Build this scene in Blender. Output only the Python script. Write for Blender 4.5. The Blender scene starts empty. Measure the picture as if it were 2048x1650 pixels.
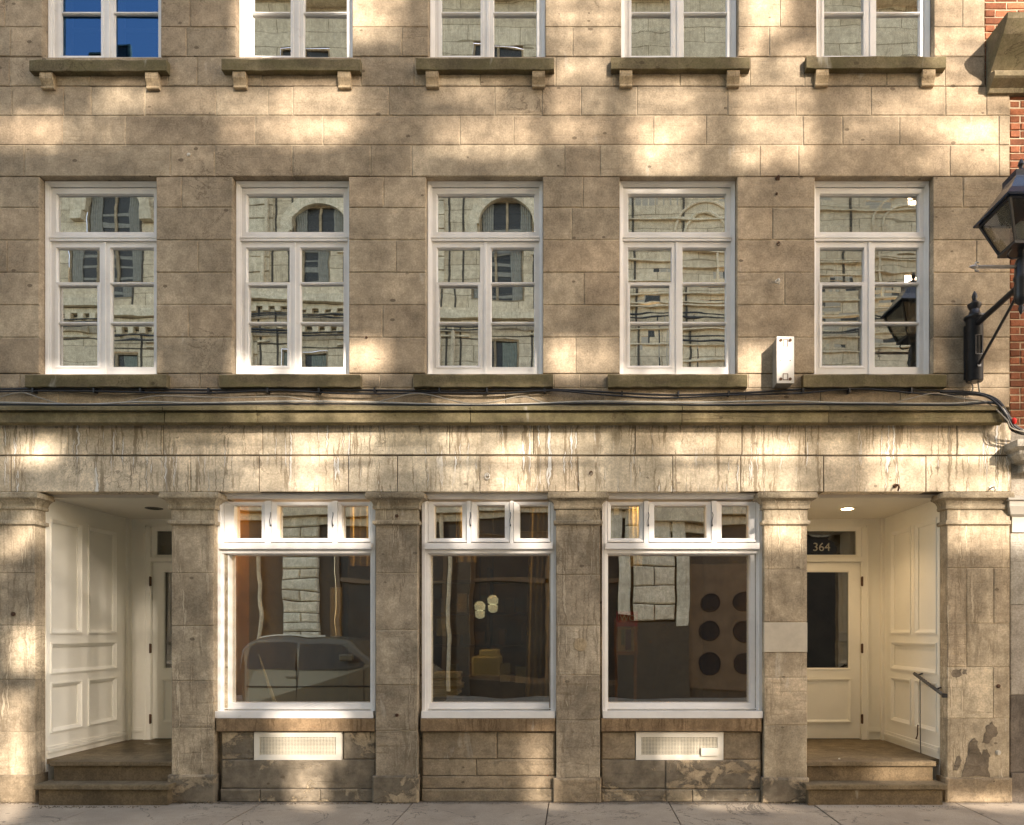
import bpy, bmesh, math, random
from mathutils import Vector, Matrix
random.seed(11)
C = bpy.context.scene
COL = C.collection
R = math.radians

# ------------------------------------------------------------------ camera, sky, sun, exposure
S, VX, VY, D, EYE = 212.0, 1150.0, 1265.0, 7.0, 1.6     # photo px per metre on the wall plane, vanishing point, distance, eye height
cam_d = bpy.data.cameras.new('camera'); cam = bpy.data.objects.new('camera', cam_d); COL.objects.link(cam)
cam.location = (0, -D, EYE); cam.rotation_euler = (R(90), 0, 0)
cam_d.sensor_width = 36; cam_d.lens = 36 * S * D / 2048.0
cam_d.shift_x = -(VX - 1024) / 2048.0; cam_d.shift_y = (VY - 825) / 2048.0
cam_d.clip_start = .05; cam_d.clip_end = 2000
C.camera = cam

SX, SZ = .62, .57                                        # direction towards the sun is (SX, -1, SZ)
w = bpy.data.worlds.new('World'); C.world = w; w.use_nodes = True
sky = w.node_tree.nodes.new('ShaderNodeTexSky'); sky.sky_type = 'NISHITA'; sky.sun_disc = False
sky.sun_elevation = math.atan2(SZ, math.hypot(SX, 1)); sky.sun_rotation = math.atan2(SX, -1)
sky.air_density = 1.0; sky.dust_density = 1.6; sky.ozone_density = .8
bg = w.node_tree.nodes['Background']; bg.inputs['Strength'].default_value = .15
w.node_tree.links.new(sky.outputs[0], bg.inputs['Color'])
sun_d = bpy.data.lights.new('sun', 'SUN'); sun_d.energy = 3.1; sun_d.angle = R(.9); sun_d.color = (.98, .985, 1.0)
sun = bpy.data.objects.new('sun', sun_d); COL.objects.link(sun)
sun.rotation_euler = Vector((SX, -1, SZ)).to_track_quat('Z', 'Y').to_euler(); sun.location = (12, -20, 14)
vs = C.view_settings; vs.view_transform = 'Standard'; vs.look = 'None'; vs.gamma = 1; vs.use_curve_mapping = False
vs.exposure = 2.06
vs.use_white_balance = True; vs.white_balance_temperature = 8050; vs.white_balance_tint = 15
C.cycles.use_denoising = True
C.cycles.max_bounces = 10; C.cycles.diffuse_bounces = 5; C.cycles.glossy_bounces = 4; C.cycles.transparent_max_bounces = 16
C.cycles.sample_clamp_indirect = 6

# ------------------------------------------------------------------ helpers
def wx(px, y=0.0): return (px - VX) / S * (D + y) / D
def wz(py, y=0.0): return EYE - (py - VY) / S * (D + y) / D

class MB:
    def __init__(s): s.v = []; s.f = []; s.m = []; s.T = None; s.mi = 0
    def add(s, vs_, fs):
        b = len(s.v)
        for p in vs_:
            s.v.append(tuple(s.T(*p)) if s.T else tuple(p))
        for f in fs: s.f.append([b + i for i in f]); s.m.append(s.mi)
    def box(s, x0, x1, y0, y1, z0, z1):
        s.add([(x0,y0,z0),(x1,y0,z0),(x1,y1,z0),(x0,y1,z0),(x0,y0,z1),(x1,y0,z1),(x1,y1,z1),(x0,y1,z1)],
              [(0,1,5,4),(1,2,6,5),(2,3,7,6),(3,0,4,7),(4,5,6,7),(3,2,1,0)])
    def block(s, x0, x1, z0, z1, yf, yb, bev=.005, j=.0012, tilt=.0015):
        r = lambda a: random.uniform(-a, a)
        dy = r(tilt)
        q = [(x0,z0),(x1,z0),(x1,z1),(x0,z1)]; ins = [(1,1),(-1,1),(-1,-1),(1,-1)]
        fr = [(x+ix*bev*random.uniform(.6,1.7)+r(j), yf+dy+r(j*.6), z+iz*bev*random.uniform(.6,1.7)+r(j)) for (x,z),(ix,iz) in zip(q, ins)]
        md = [(x, yf+bev+dy, z) for x, z in q]; bk = [(x, yb, z) for x, z in q]
        s.add(fr+md+bk, [(0,1,2,3)] + [(4+i,4+(i+1)%4,(i+1)%4,i) for i in range(4)] + [(8+i,8+(i+1)%4,4+(i+1)%4,4+i) for i in range(4)] + [(11,10,9,8)])
    def ring(s, x0, x1, z0, z1, wl, wr, wt, wb, yf, yb, slope=0.0):
        o = [(x0,z0),(x1,z0),(x1,z1),(x0,z1)]; i = [(x0+wl,z0+wb),(x1-wr,z0+wb),(x1-wr,z1-wt),(x0+wl,z1-wt)]
        vs_ = [(a,yf,b) for a,b in o] + [(a,yf+slope,b) for a,b in i] + [(a,yb,b) for a,b in i] + [(a,yb,b) for a,b in o]
        fs = []
        for k in range(4):
            n = (k+1) % 4
            fs += [(k,n,4+n,4+k),(4+k,4+n,8+n,8+k),(8+k,8+n,12+n,12+k),(12+k,12+n,n,k)]
        s.add(vs_, fs)
    def prism_x(s, prof, x0, x1):                       # prof: (y, z) polygon
        n = len(prof)
        s.add([(x0,y,z) for y,z in prof] + [(x1,y,z) for y,z in prof],
              [(i,(i+1)%n,n+(i+1)%n,n+i) for i in range(n)] + [tuple(range(n))[::-1], tuple(range(n,2*n))])
    def prism(s, pts, d):                               # pts polygon in 3-D, d extrusion
        n = len(pts); d = Vector(d)
        s.add([tuple(p) for p in pts] + [tuple(Vector(p)+d) for p in pts],
              [(i,(i+1)%n,n+(i+1)%n,n+i) for i in range(n)] + [tuple(range(n))[::-1], tuple(range(n,2*n))])
    def mitre(s, prof, x0, x1, yb, lret=True, rret=True):
        # moulding along x whose profile (projection p, z) returns round both ends; wall face at yb - p
        rows = []
        for p, z in prof:
            rows.append([(x0-(p if lret else 0), yb+.155, z),(x0-(p if lret else 0), yb-p, z),(x1+(p if rret else 0), yb-p, z),(x1+(p if rret else 0), yb+.155, z)])
        vs_ = [q for r_ in rows for q in r_]; fs = []
        for k in range(len(rows)-1):
            for i in range(3): fs.append((4*k+i,4*k+i+1,4*k+5+i,4*k+4+i))
            fs.append((4*k+3,4*k,4*k+4,4*k+7))
        fs += [(3,2,1,0), tuple(4*(len(rows)-1)+i for i in range(4))]
        s.add(vs_, fs)
    def tube(s, pts, r, n=8, cap=True):
        pts = [Vector(p) for p in pts]; rr = r if isinstance(r, (list, tuple)) else [r]*len(pts)
        vs_ = []; up = None
        for i, p in enumerate(pts):
            t = (pts[min(i+1,len(pts)-1)] - pts[max(i-1,0)]).normalized()
            if up is None:
                up = Vector((0,0,1)) if abs(t.z) < .9 else Vector((1,0,0))
            a = t.cross(up).normalized(); b = a.cross(t).normalized(); up = b
            for k in range(n):
                g = 2*math.pi*k/n; vs_.append(tuple(p + a*math.cos(g)*rr[i] + b*math.sin(g)*rr[i]))
        fs = []
        for i in range(len(pts)-1):
            for k in range(n): fs.append((i*n+k, i*n+(k+1)%n, (i+1)*n+(k+1)%n, (i+1)*n+k))
        if cap: fs += [tuple(range(n))[::-1], tuple(range((len(pts)-1)*n, len(pts)*n))]
        s.add(vs_, fs)
    def lathe(s, c, prof, n=20, sq=None, rot=0):         # prof (r, z); sq = 4 makes square sections
        n = sq or n; vs_ = []
        for r_, z in prof:
            for k in range(n):
                g = 2*math.pi*(k+.5)/n + rot; q = r_ * (math.sqrt(2) if sq else 1)
                vs_.append((c[0]+q*math.cos(g), c[1]+q*math.sin(g), c[2]+z))
        fs = []
        for i in range(len(prof)-1):
            for k in range(n): fs.append((i*n+k, i*n+(k+1)%n, (i+1)*n+(k+1)%n, (i+1)*n+k))
        fs += [tuple(range(n))[::-1], tuple(range((len(prof)-1)*n, len(prof)*n))]
        s.add(vs_, fs)
    def disc(s, c, r, axis, d, n=14):                    # short cylinder
        a = Vector(axis).normalized(); s.tube([Vector(c), Vector(c)+a*d], r, n)
    def build(s, name, mats, parent=None, smooth=False, bevel=0):
        me = bpy.data.meshes.new(name); bm = bmesh.new()
        vv = [bm.verts.new(p) for p in s.v]
        for f, mi in zip(s.f, s.m):
            try:
                q = bm.faces.new([vv[i] for i in f]); q.material_index = mi; q.smooth = smooth
            except ValueError: pass
        bmesh.ops.recalc_face_normals(bm, faces=bm.faces[:]); bm.to_mesh(me); bm.free()
        for m in (mats if isinstance(mats, (list, tuple)) else [mats]): me.materials.append(m)
        o = bpy.data.objects.new(name, me); COL.objects.link(o)
        if smooth: me.set_sharp_from_angle(angle=R(40))
        if bevel:
            b = o.modifiers.new('bevel', 'BEVEL'); b.width = bevel; b.segments = 2; b.limit_method = 'ANGLE'
        if parent: attach(o, parent)
        return o

LOC = {}
def attach(o, p):
    o.parent = p
    o.matrix_parent_inverse = Matrix.Translation(-Vector(LOC.get(p.name, (0,0,0))))
def thing(name, label, cat, loc=(0,0,0), group=None):
    o = bpy.data.objects.new(name, None); COL.objects.link(o); o.location = loc; LOC[o.name] = loc
    o.empty_display_size = .2
    return tag(o, label, cat, group)
def tag(o, label, cat, group=None):
    o['label'] = label; o['category'] = cat
    if group: o['group'] = group
    return o
def structure(o, label=None):
    o['kind'] = 'structure'
    if label: o['label'] = label
    return o
def spline(pts, n=6):
    P = [Vector(p) for p in pts]; out = []
    for i in range(len(P)-1):
        a, b, c, d = P[max(i-1,0)], P[i], P[i+1], P[min(i+2,len(P)-1)]
        for k in range(n):
            t = k/n
            out.append(.5*((2*b)+(c-a)*t+(2*a-5*b+4*c-d)*t*t+(3*b-a-3*c+d)*t**3))
    out.append(P[-1]); return out

# ------------------------------------------------------------------ materials
def nodes(name):
    m = bpy.data.materials.new(name); m.use_nodes = True
    nt = m.node_tree; return m, nt, nt.nodes['Principled BSDF']
def N(nt, t, **kw):
    n = nt.nodes.new(t)
    for k, v in kw.items():
        if hasattr(n, k): setattr(n, k, v)
        else: n.inputs[k.replace('_', ' ')].default_value = v
    return n
def L(nt, a, b): nt.links.new(a, b)
def math_(nt, op, a, b=None, c=None, clamp=False):
    n = nt.nodes.new('ShaderNodeMath'); n.operation = op; n.use_clamp = clamp
    for i, q in enumerate((a, b, c)):
        if q is None: continue
        if isinstance(q, (int, float)): n.inputs[i].default_value = q
        else: L(nt, q, n.inputs[i])
    return n.outputs[0]
def ramp(nt, src, lo, hi, a=0.0, b=1.0):
    n = nt.nodes.new('ShaderNodeMapRange'); n.interpolation_type = 'SMOOTHSTEP'
    L(nt, src, n.inputs['Value'])
    n.inputs['From Min'].default_value = lo; n.inputs['From Max'].default_value = hi
    n.inputs['To Min'].default_value = a; n.inputs['To Max'].default_value = b
    return n.outputs['Result']
def mix(nt, fac, a, b, mode='MIX'):
    n = nt.nodes.new('ShaderNodeMix'); n.data_type = 'RGBA'; n.blend_type = mode
    if isinstance(fac, (int, float)): n.inputs['Factor'].default_value = fac
    else: L(nt, fac, n.inputs['Factor'])
    for key, q in ((6, a), (7, b)):
        if isinstance(q, (tuple, list)): n.inputs[key].default_value = (*q, 1)
        else: L(nt, q, n.inputs[key])
    return n.outputs[2]
def vec(nt, scale, loc=(0,0,0)):
    tc = nt.nodes.get('TC') or nt.nodes.new('ShaderNodeTexCoord'); tc.name = 'TC'
    mp = nt.nodes.new('ShaderNodeMapping'); L(nt, tc.outputs['Object'], mp.inputs[0])
    mp.inputs['Scale'].default_value = scale; mp.inputs['Location'].default_value = loc
    return mp.outputs[0]
def noise(nt, scale=(1,1,1), s=1.0, det=4, rough=.55, dist=0.0, loc=(0,0,0)):
    n = nt.nodes.new('ShaderNodeTexNoise'); L(nt, vec(nt, scale, loc), n.inputs['Vector'])
    n.inputs['Scale'].default_value = s; n.inputs['Detail'].default_value = det
    n.inputs['Roughness'].default_value = rough; n.inputs['Distortion'].default_value = dist
    return n.outputs['Fac']

def stone(name, base, var=.10, blotch=.18, bedding=.12, drip=0.0, drip_light=0.0, grime=0.0, grime_col=(.10,.08,.06), moss=0.0, pits=.5, bump=.5, cracks=.5, seed=0.0):
    m, nt, bs = nodes(name)
    off = (seed*7.3, seed*3.1, seed*5.7)
    geo = nt.nodes.new('ShaderNodeNewGeometry'); rnd = geo.outputs['Random Per Island']
    col = mix(nt, ramp(nt, rnd, 0, 1), tuple(c*(1-var) for c in base), tuple(c*(1+var) for c in base))
    hue = math_(nt, 'FRACT', math_(nt, 'MULTIPLY', rnd, 17.3))
    col = mix(nt, math_(nt, 'MULTIPLY', hue, .30), col, (base[0]*1.08, base[1]*.93, base[2]*.84))
    n1 = noise(nt, s=1.7, det=5, rough=.62, loc=off)
    col = mix(nt, 1.0, col, mix(nt, ramp(nt, n1, .28, .72), (1-blotch*1.3,)*3, (1+blotch,)*3), 'MULTIPLY')
    n2 = noise(nt, s=9, det=6, rough=.7, loc=off)
    col = mix(nt, 1.0, col, mix(nt, ramp(nt, n2, .3, .72), (.76,.755,.74), (1.17,1.165,1.16)), 'MULTIPLY')
    # bedding planes of the sandstone, different in each block
    bedv = noise(nt, (1.6,1.6,26), 1.0, 4, .6, .8, off)
    bedm = ramp(nt, math_(nt, 'FRACT', math_(nt, 'MULTIPLY', rnd, 7.7)), .35, .95)
    bed = math_(nt, 'MULTIPLY', ramp(nt, bedv, .56, .66), bedm)
    col = mix(nt, math_(nt, 'MULTIPLY', bed, bedding*2.2), col, (base[0]*.55, base[1]*.50, base[2]*.42))
    fine = noise(nt, s=62, det=5, rough=.78)
    col = mix(nt, 1.0, col, mix(nt, ramp(nt, fine, .32, .68), (.78,.77,.74), (1.19,1.19,1.18)), 'MULTIPLY')
    hgt = math_(nt, 'ADD', math_(nt, 'MULTIPLY', fine, .18), math_(nt, 'MULTIPLY', n2, .5))
    hgt = math_(nt, 'SUBTRACT', hgt, math_(nt, 'MULTIPLY', bed, .35))
    if drip or drip_light:
        tcn = nt.nodes['TC']; wob = noise(nt, (7,7,13), 1.0, 3, .6, 0, off)
        cb = nt.nodes.new('ShaderNodeCombineXYZ'); L(nt, math_(nt, 'MULTIPLY', math_(nt, 'SUBTRACT', wob, .5), .046), cb.inputs[0])
        va = nt.nodes.new('ShaderNodeVectorMath'); va.operation = 'ADD'; L(nt, tcn.outputs['Object'], va.inputs[0]); L(nt, cb.outputs[0], va.inputs[1])
        def wn(scale, loc, det=3):
            mp = nt.nodes.new('ShaderNodeMapping'); L(nt, va.outputs[0], mp.inputs[0]); mp.inputs['Scale'].default_value = scale; mp.inputs['Location'].default_value = loc
            n = nt.nodes.new('ShaderNodeTexNoise'); L(nt, mp.outputs[0], n.inputs['Vector']); n.inputs['Scale'].default_value = 1; n.inputs['Detail'].default_value = det; n.inputs['Roughness'].default_value = .55
            return n.outputs['Fac']
        cl = ramp(nt, noise(nt, (2.8,2.8,.6), 1.0, 4, .65, 0, off), .41, .53)
        dv = wn((32,32,1.9), off, 4); dv2 = wn((22,22,1.3), (off[0]+5, off[1]+2, off[2]+8))
        edge = math_(nt, 'MULTIPLY', ramp(nt, dv, .545, .575), math_(nt, 'SUBTRACT', 1.0, ramp(nt, dv, .615, .64)))
        dk = math_(nt, 'MULTIPLY', math_(nt, 'MAXIMUM', edge, ramp(nt, dv2, .60, .64)), cl)
        lk = math_(nt, 'MULTIPLY', ramp(nt, dv, .62, .645), cl)
        shade = ramp(nt, noise(nt, (4,4,.9), 1.0, 4, .6, .3, (off[0]+13, off[1], off[2])), .46, .64)
        col = mix(nt, math_(nt, 'MULTIPLY', shade, drip*.42), col, (base[0]*.52, base[1]*.47, base[2]*.40))
        col = mix(nt, math_(nt, 'MULTIPLY', lk, drip_light), col, tuple(min(.74, c*1.55) for c in base))
        col = mix(nt, math_(nt, 'MULTIPLY', dk, drip), col, (base[0]*.36, base[1]*.31, base[2]*.25))
        hgt = math_(nt, 'ADD', hgt, math_(nt, 'MULTIPLY', lk, .3))
    if grime:
        g1 = noise(nt, (1,1,1.25), 3.4, 8, .68, .6, (off[0]+21, off[1], off[2]))
        gk = ramp(nt, math_(nt, 'ADD', math_(nt, 'ADD', g1, math_(nt, 'MULTIPLY', math_(nt, 'SUBTRACT', fine, .5), .22)), math_(nt, 'MULTIPLY', math_(nt, 'SUBTRACT', rnd, .5), .12)), .440, .490)
        col = mix(nt, math_(nt, 'MULTIPLY', gk, grime), col, mix(nt, ramp(nt, n2, .35, .65), grime_col, tuple(c*1.7 for c in grime_col)))
        hgt = math_(nt, 'ADD', hgt, math_(nt, 'MULTIPLY', gk, .6))
    if moss:
        mk = ramp(nt, noise(nt, (1,1,2.4), 2.6, 6, .66, .3, (off[0]+31, off[1], off[2])), .40, .62)
        col = mix(nt, math_(nt, 'MULTIPLY', mk, moss), col, (.115,.105,.042))
    ef = ramp(nt, noise(nt, (5,5,1.5), 1, 4, .6, .4, (off[0]+61, off[1], off[2]+23)), .66, .74)
    col = mix(nt, math_(nt, 'MULTIPLY', ef, .30), col, (.62,.58,.50))
    # sooty smudges
    sm = ramp(nt, noise(nt, (1,1,1), 2.3, 5, .6, .2, (off[0]+51, off[1], off[2]+3)), .64, .76)
    col = mix(nt, math_(nt, 'MULTIPLY', sm, .58), col, (base[0]*.36, base[1]*.36, base[2]*.38))
    if pits:
        vo = nt.nodes.new('ShaderNodeTexVoronoi'); L(nt, vec(nt, (1,1,1.6), off), vo.inputs['Vector']); vo.inputs['Scale'].default_value = 7.0
        sz = math_(nt, 'MULTIPLY', math_(nt, 'POWER', nt.nodes.new('ShaderNodeSeparateColor').outputs[0], 1.0), 1.0)
        sc_ = nt.nodes.new('ShaderNodeSeparateColor'); L(nt, vo.outputs['Color'], sc_.inputs[0])
        rad = ramp(nt, sc_.outputs[0], .72, 1.0, 0.0, .17)
        dd = math_(nt, 'ADD', vo.outputs['Distance'], math_(nt, 'MULTIPLY', math_(nt, 'SUBTRACT', n2, .5), .18))
        pk = math_(nt, 'LESS_THAN', dd, rad)
        col = mix(nt, math_(nt, 'MULTIPLY', pk, pits), col, (base[0]*.25, base[1]*.22, base[2]*.2))
        hgt = math_(nt, 'SUBTRACT', hgt, math_(nt, 'MULTIPLY', pk, 1.2))
    if cracks:
        wv = noise(nt, (1,1,1), 1.35, 9, .62, 1.2, (off[0]+71, off[1], off[2]+13))
        ck = math_(nt, 'LESS_THAN', math_(nt, 'ABSOLUTE', math_(nt, 'SUBTRACT', wv, .5)), .005)
        ckm = ramp(nt, noise(nt, s=1.1, det=2, loc=(off[0]+91, 0, 0)), .56, .64)
        ck = math_(nt, 'MULTIPLY', ck, ckm)
        col = mix(nt, math_(nt, 'MULTIPLY', ck, cracks), col, (base[0]*.25, base[1]*.21, base[2]*.17))
    L(nt, col, bs.inputs['Base Color']); bs.inputs['Roughness'].default_value = .9
    bs.inputs['Specular IOR Level'].default_value = .25
    bp = nt.nodes.new('ShaderNodeBump'); bp.inputs['Strength'].default_value = bump; bp.inputs['Distance'].default_value = .012
    L(nt, hgt, bp.inputs['Height']); L(nt, bp.outputs[0], bs.inputs['Normal'])
    return m

def paint(name, col, rough=.38, dirt=.12, grain=True):
    m, nt, bs = nodes(name)
    n1 = noise(nt, s=2.2, det=5, rough=.6)
    c = mix(nt, ramp(nt, n1, .35, .75), col, tuple(x*(1-dirt) for x in col))
    n2 = noise(nt, (14,14,14), 1, 6, .7)
    c = mix(nt, math_(nt, 'MULTIPLY', ramp(nt, n2, .60, .72), dirt*1.6), c, (col[0]*.55, col[1]*.48, col[2]*.38))
    L(nt, c, bs.inputs['Base Color']); bs.inputs['Roughness'].default_value = rough
    h = noise(nt, (30,30,30), 1, 3)
    bp = nt.nodes.new('ShaderNodeBump'); bp.inputs['Strength'].default_value = .08; bp.inputs['Distance'].default_value = .004
    L(nt, h, bp.inputs['Height']); L(nt, bp.outputs[0], bs.inputs['Normal'])
    return m
def plain(name, col, rough=.6, metal=0.0, var=.15, s=12, emit=None, es=0):
    m, nt, bs = nodes(name)
    c = mix(nt, ramp(nt, noise(nt, s=s, det=5, rough=.65), .3, .7), tuple(x*(1-var) for x in col), tuple(x*(1+var) for x in col))
    L(nt, c, bs.inputs['Base Color']); bs.inputs['Roughness'].default_value = rough; bs.inputs['Metallic'].default_value = metal
    if emit: bs.inputs['Emission Color'].default_value = (*emit, 1); bs.inputs['Emission Strength'].default_value = es
    return m
def glass(name, refl, tint=(.8,.82,.8), wav=.35, s=2.2, rough=0.0, rcol=(.97,.96,.93)):
    m = bpy.data.materials.new(name); m.use_nodes = True; nt = m.node_tree; nt.nodes.clear()
    out = nt.nodes.new('ShaderNodeOutputMaterial'); gl = nt.nodes.new('ShaderNodeBsdfGlossy'); tr = nt.nodes.new('ShaderNodeBsdfTransparent')
    gl.inputs['Roughness'].default_value = rough; gl.inputs['Color'].default_value = (*rcol,1); tr.inputs['Color'].default_value = (*tint, 1)
    bp = nt.nodes.new('ShaderNodeBump'); bp.inputs['Strength'].default_value = 1.0; bp.inputs['Distance'].default_value = .01*wav
    L(nt, noise(nt, (.75,1,1.7), s, 2, .4, .3), bp.inputs['Height']); L(nt, bp.outputs[0], gl.inputs['Normal'])
    mx = nt.nodes.new('ShaderNodeMixShader'); mx.inputs[0].default_value = refl
    L(nt, tr.outputs[0], mx.inputs[1]); L(nt, gl.outputs[0], mx.inputs[2]); L(nt, mx.outputs[0], out.inputs[0])
    return m

M = {}
M['ashlar'] = stone('ashlar_stone', (.385,.312,.225), var=.14, blotch=.26, bedding=.14, pits=.7, bump=.35, cracks=.5)
M['mortar'] = plain('lime_mortar', (.40,.33,.235), .95, var=.35, s=9)
M['joint'] = plain('dark_joint', (.12,.092,.06), .95, var=.5, s=6)
M['frieze'] = stone('frieze_stone', (.68,.595,.46), var=.08, blotch=.14, bedding=.05, drip=.80, drip_light=.8, pits=.6, bump=.4, seed=1)
M['pilaster'] = stone('pilaster_stone', (.465,.392,.288), var=.20, blotch=.36, bedding=.15, drip=.42, drip_light=.40, pits=.7, bump=.5, seed=2)
M['pilaster_grey'] = stone('grey_pilaster_stone', (.37,.318,.242), var=.24, blotch=.36, bedding=.25, drip=.5, drip_light=.4, pits=.6, bump=.6, seed=15)
M['base'] = stone('weathered_base_stone', (.45,.37,.26), var=.14, blotch=.25, bedding=.20, grime=.80, grime_col=(.098,.083,.063), pits=.8, bump=.9, seed=3)
M['base_clean'] = stone('apron_stone', (.34,.275,.19), var=.12, blotch=.25, bedding=.25, grime=.25, grime_col=(.11,.085,.06), pits=.8, bump=.6, seed=4)
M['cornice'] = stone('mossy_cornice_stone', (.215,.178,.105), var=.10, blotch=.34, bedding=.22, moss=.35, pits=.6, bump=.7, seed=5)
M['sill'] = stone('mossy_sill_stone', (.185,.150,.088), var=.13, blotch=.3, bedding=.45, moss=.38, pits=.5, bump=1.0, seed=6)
M['shop_sill'] = stone('shop_sill_stone', (.27,.19,.115), var=.1, blotch=.2, bedding=.05, drip=.6, pits=.4, bump=.5, seed=7)
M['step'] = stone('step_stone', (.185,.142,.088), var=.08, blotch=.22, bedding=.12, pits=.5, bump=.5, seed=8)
M['corbel'] = stone('corbel_stone', (.40,.32,.215), var=.12, blotch=.2, bedding=.1, drip=.4, pits=.3, bump=.5, seed=9)
M['white'] = paint('white_window_paint', (.83,.805,.765), .4, .16)
M['cream'] = paint('cream_door_paint', (.86,.82,.715), .4, .06)
M['ceiling'] = paint('ceiling_paint', (.70,.65,.55), .6, .05)
M['glass'] = glass('old_window_glass', .58, (.60,.60,.56), .095, 1.5)
M['soft_glass'] = glass('dull_window_glass', .42, (.72,.71,.66), .13, 1.6)
M['clear_glass'] = glass('clear_window_glass', .38, (.45,.50,.55), .04, 2.0, 0.0, (.055,.17,.34))  # blue of the reflected sky is put into the reflection colour
M['shop_glass'] = glass('shop_window_glass', .42, (.92,.85,.66), .45, .7)
M['door_glass'] = glass('door_glass', .16, (.55,.55,.52), .3, 1.5)
M['iron'] = plain('black_iron', (.012,.013,.016), .38, .0, .3, 30)
M['rust'] = plain('rusty_iron', (.11,.055,.03), .8, .2, .5, 40)
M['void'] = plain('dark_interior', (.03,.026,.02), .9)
M['room'] = plain('office_wall', (.20,.19,.165), .9, var=.08, s=1)
M['shop_wall'] = plain('brown_shop_wall', (.25,.17,.06), .8, var=.2, s=1.5)
M['shop_floor'] = plain('shop_floor_boards', (.16,.095,.045), .22, var=.3, s=4)
M['shop_ceiling'] = plain('shop_ceiling', (.30,.19,.09), .8, var=.1, s=2)

# ------------------------------------------------------------------ ground
def pave_mat():
    m, nt, bs = nodes('concrete_paving')
    n1 = noise(nt, s=1.3, det=6, rough=.65); n2 = noise(nt, s=26, det=5, rough=.75); n3 = noise(nt, s=190, det=2)
    c = mix(nt, ramp(nt, n1, .3, .7), (.29,.235,.175), (.41,.34,.255))
    c = mix(nt, ramp(nt, n2, .58, .68, 0, .45), c, (.15,.115,.08))
    c = mix(nt, 1.0, c, mix(nt, ramp(nt, n3, .3, .7), (.78,.78,.77), (1.15,1.15,1.15)), 'MULTIPLY')
    st = ramp(nt, noise(nt, (1,1.6,1), 2.3, 7, .7, .5, (4,9,0)), .60, .66)
    c = mix(nt, math_(nt, 'MULTIPLY', st, .55), c, (.085,.065,.048))
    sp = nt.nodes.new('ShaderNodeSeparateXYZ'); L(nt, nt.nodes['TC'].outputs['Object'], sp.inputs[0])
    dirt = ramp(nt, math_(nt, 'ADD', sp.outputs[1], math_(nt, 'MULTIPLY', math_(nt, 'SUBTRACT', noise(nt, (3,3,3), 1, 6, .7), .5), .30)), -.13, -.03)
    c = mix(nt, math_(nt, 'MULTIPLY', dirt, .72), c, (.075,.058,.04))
    ck = math_(nt, 'LESS_THAN', math_(nt, 'ABSOLUTE', math_(nt, 'SUBTRACT', noise(nt, (1,1,1), .9, 8, .6, 1.0, (3,1,0)), .5)), .0035)
    c = mix(nt, math_(nt, 'MULTIPLY', ck, .7), c, (.06,.048,.035))
    gum = nt.nodes.new('ShaderNodeTexVoronoi'); L(nt, vec(nt, (1,1,1), (2,2,0)), gum.inputs['Vector']); gum.inputs['Scale'].default_value = 5
    gs = nt.nodes.new('ShaderNodeSeparateColor'); L(nt, gum.outputs['Color'], gs.inputs[0])
    c = mix(nt, math_(nt, 'MULTIPLY', math_(nt, 'LESS_THAN', gum.outputs['Distance'], ramp(nt, gs.outputs[0], .7, 1, 0, .16)), .6), c, (.10,.085,.065))
    L(nt, c, bs.inputs['Base Color']); bs.inputs['Roughness'].default_value = .88
    bp = nt.nodes.new('ShaderNodeBump'); bp.inputs['Strength'].default_value = .5; bp.inputs['Distance'].default_value = .006
    L(nt, math_(nt, 'ADD', n2, math_(nt, 'MULTIPLY', n3, .4)), bp.inputs['Height']); L(nt, bp.outputs[0], bs.inputs['Normal'])
    return m
M['paving'] = pave_mat()
M['asphalt'] = plain('worn_granite_road', (.20,.18,.155), .9, var=.4, s=60)
M['earth'] = plain('ground', (.10,.09,.075), .95, var=.3, s=1)
b = MB(); b.box(-300,300,-300,300,-.5,-.16); structure(b.build('ground', M['earth']))
b = MB(); b.box(-60,60,-9.0,-1.75,-.3,-.12); structure(b.build('road', M['asphalt']))
b = MB()
jx = [-20,-18.5,-17,-15.6,-14.2,-12.8,-11.4,-10,-8.6,-7.2,-5.8] + [wx(p) for p in (221,527,828,1098,1337,1620,1905)] + [4.95,6.3,7.7,9.1,10.5,12,13.5,15,16.5,18,20]
for a, c_ in zip(jx, jx[1:]):
    for (ya, yb_) in ((-.815-.85, .12),):
        nseg = 1
        x0, x1 = a+.006, c_-.006
        z = random.uniform(-.003, .003)
        b.add([(x0,ya,z-.003),(x1,ya,z-.003),(x1,yb_,z+.003),(x0,yb_,z+.003),(x0,ya,-.3),(x1,ya,-.3),(x1,yb_,-.3),(x0,yb_,-.3)],
              [(0,1,2,3),(0,4,5,1),(1,5,6,2),(2,6,7,3),(3,7,4,0)])
b.mi = 1; b.box(-20,20,-1.66,.1,-.3,-.014)
structure(b.build('pavement', [M['paving'], M['joint']]))
b = MB(); b.box(-60,60,-1.80,-1.672,-.3,-.004); structure(b.build('kerb', M['step']))
b = MB(); b.box(-60,60,-11.0,-9.0,-.3,0); structure(b.build('opposite_pavement', M['paving']))

# grit gathered along the foot of the wall
b = MB()
for i in range(2200):
    x = random.uniform(-5.6, 4.5); y = -.035 - abs(random.gauss(0, .028)); r_ = random.uniform(.003, .012)*random.random()**.5
    if -5.0 < x < -3.8 or 2.2 < x < 3.5: y -= .15
    b.mi = 0 if random.random() < .75 else 1
    b.add([(x-r_,y-r_,.0),(x+r_,y-r_*.6,.0),(x+r_*.7,y+r_,.0),(x-r_*.8,y+r_*.8,.0),(x+random.uniform(-r_,r_)*.4,y,r_*1.1)],[(0,1,4),(1,2,4),(2,3,4),(3,0,4),(3,2,1,0)])
o = b.build('grit', [M['joint'], M['paving']]); o['kind'] = 'stuff'; o['label'] = 'dark grit and crumbs along the foot of the wall'

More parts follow.
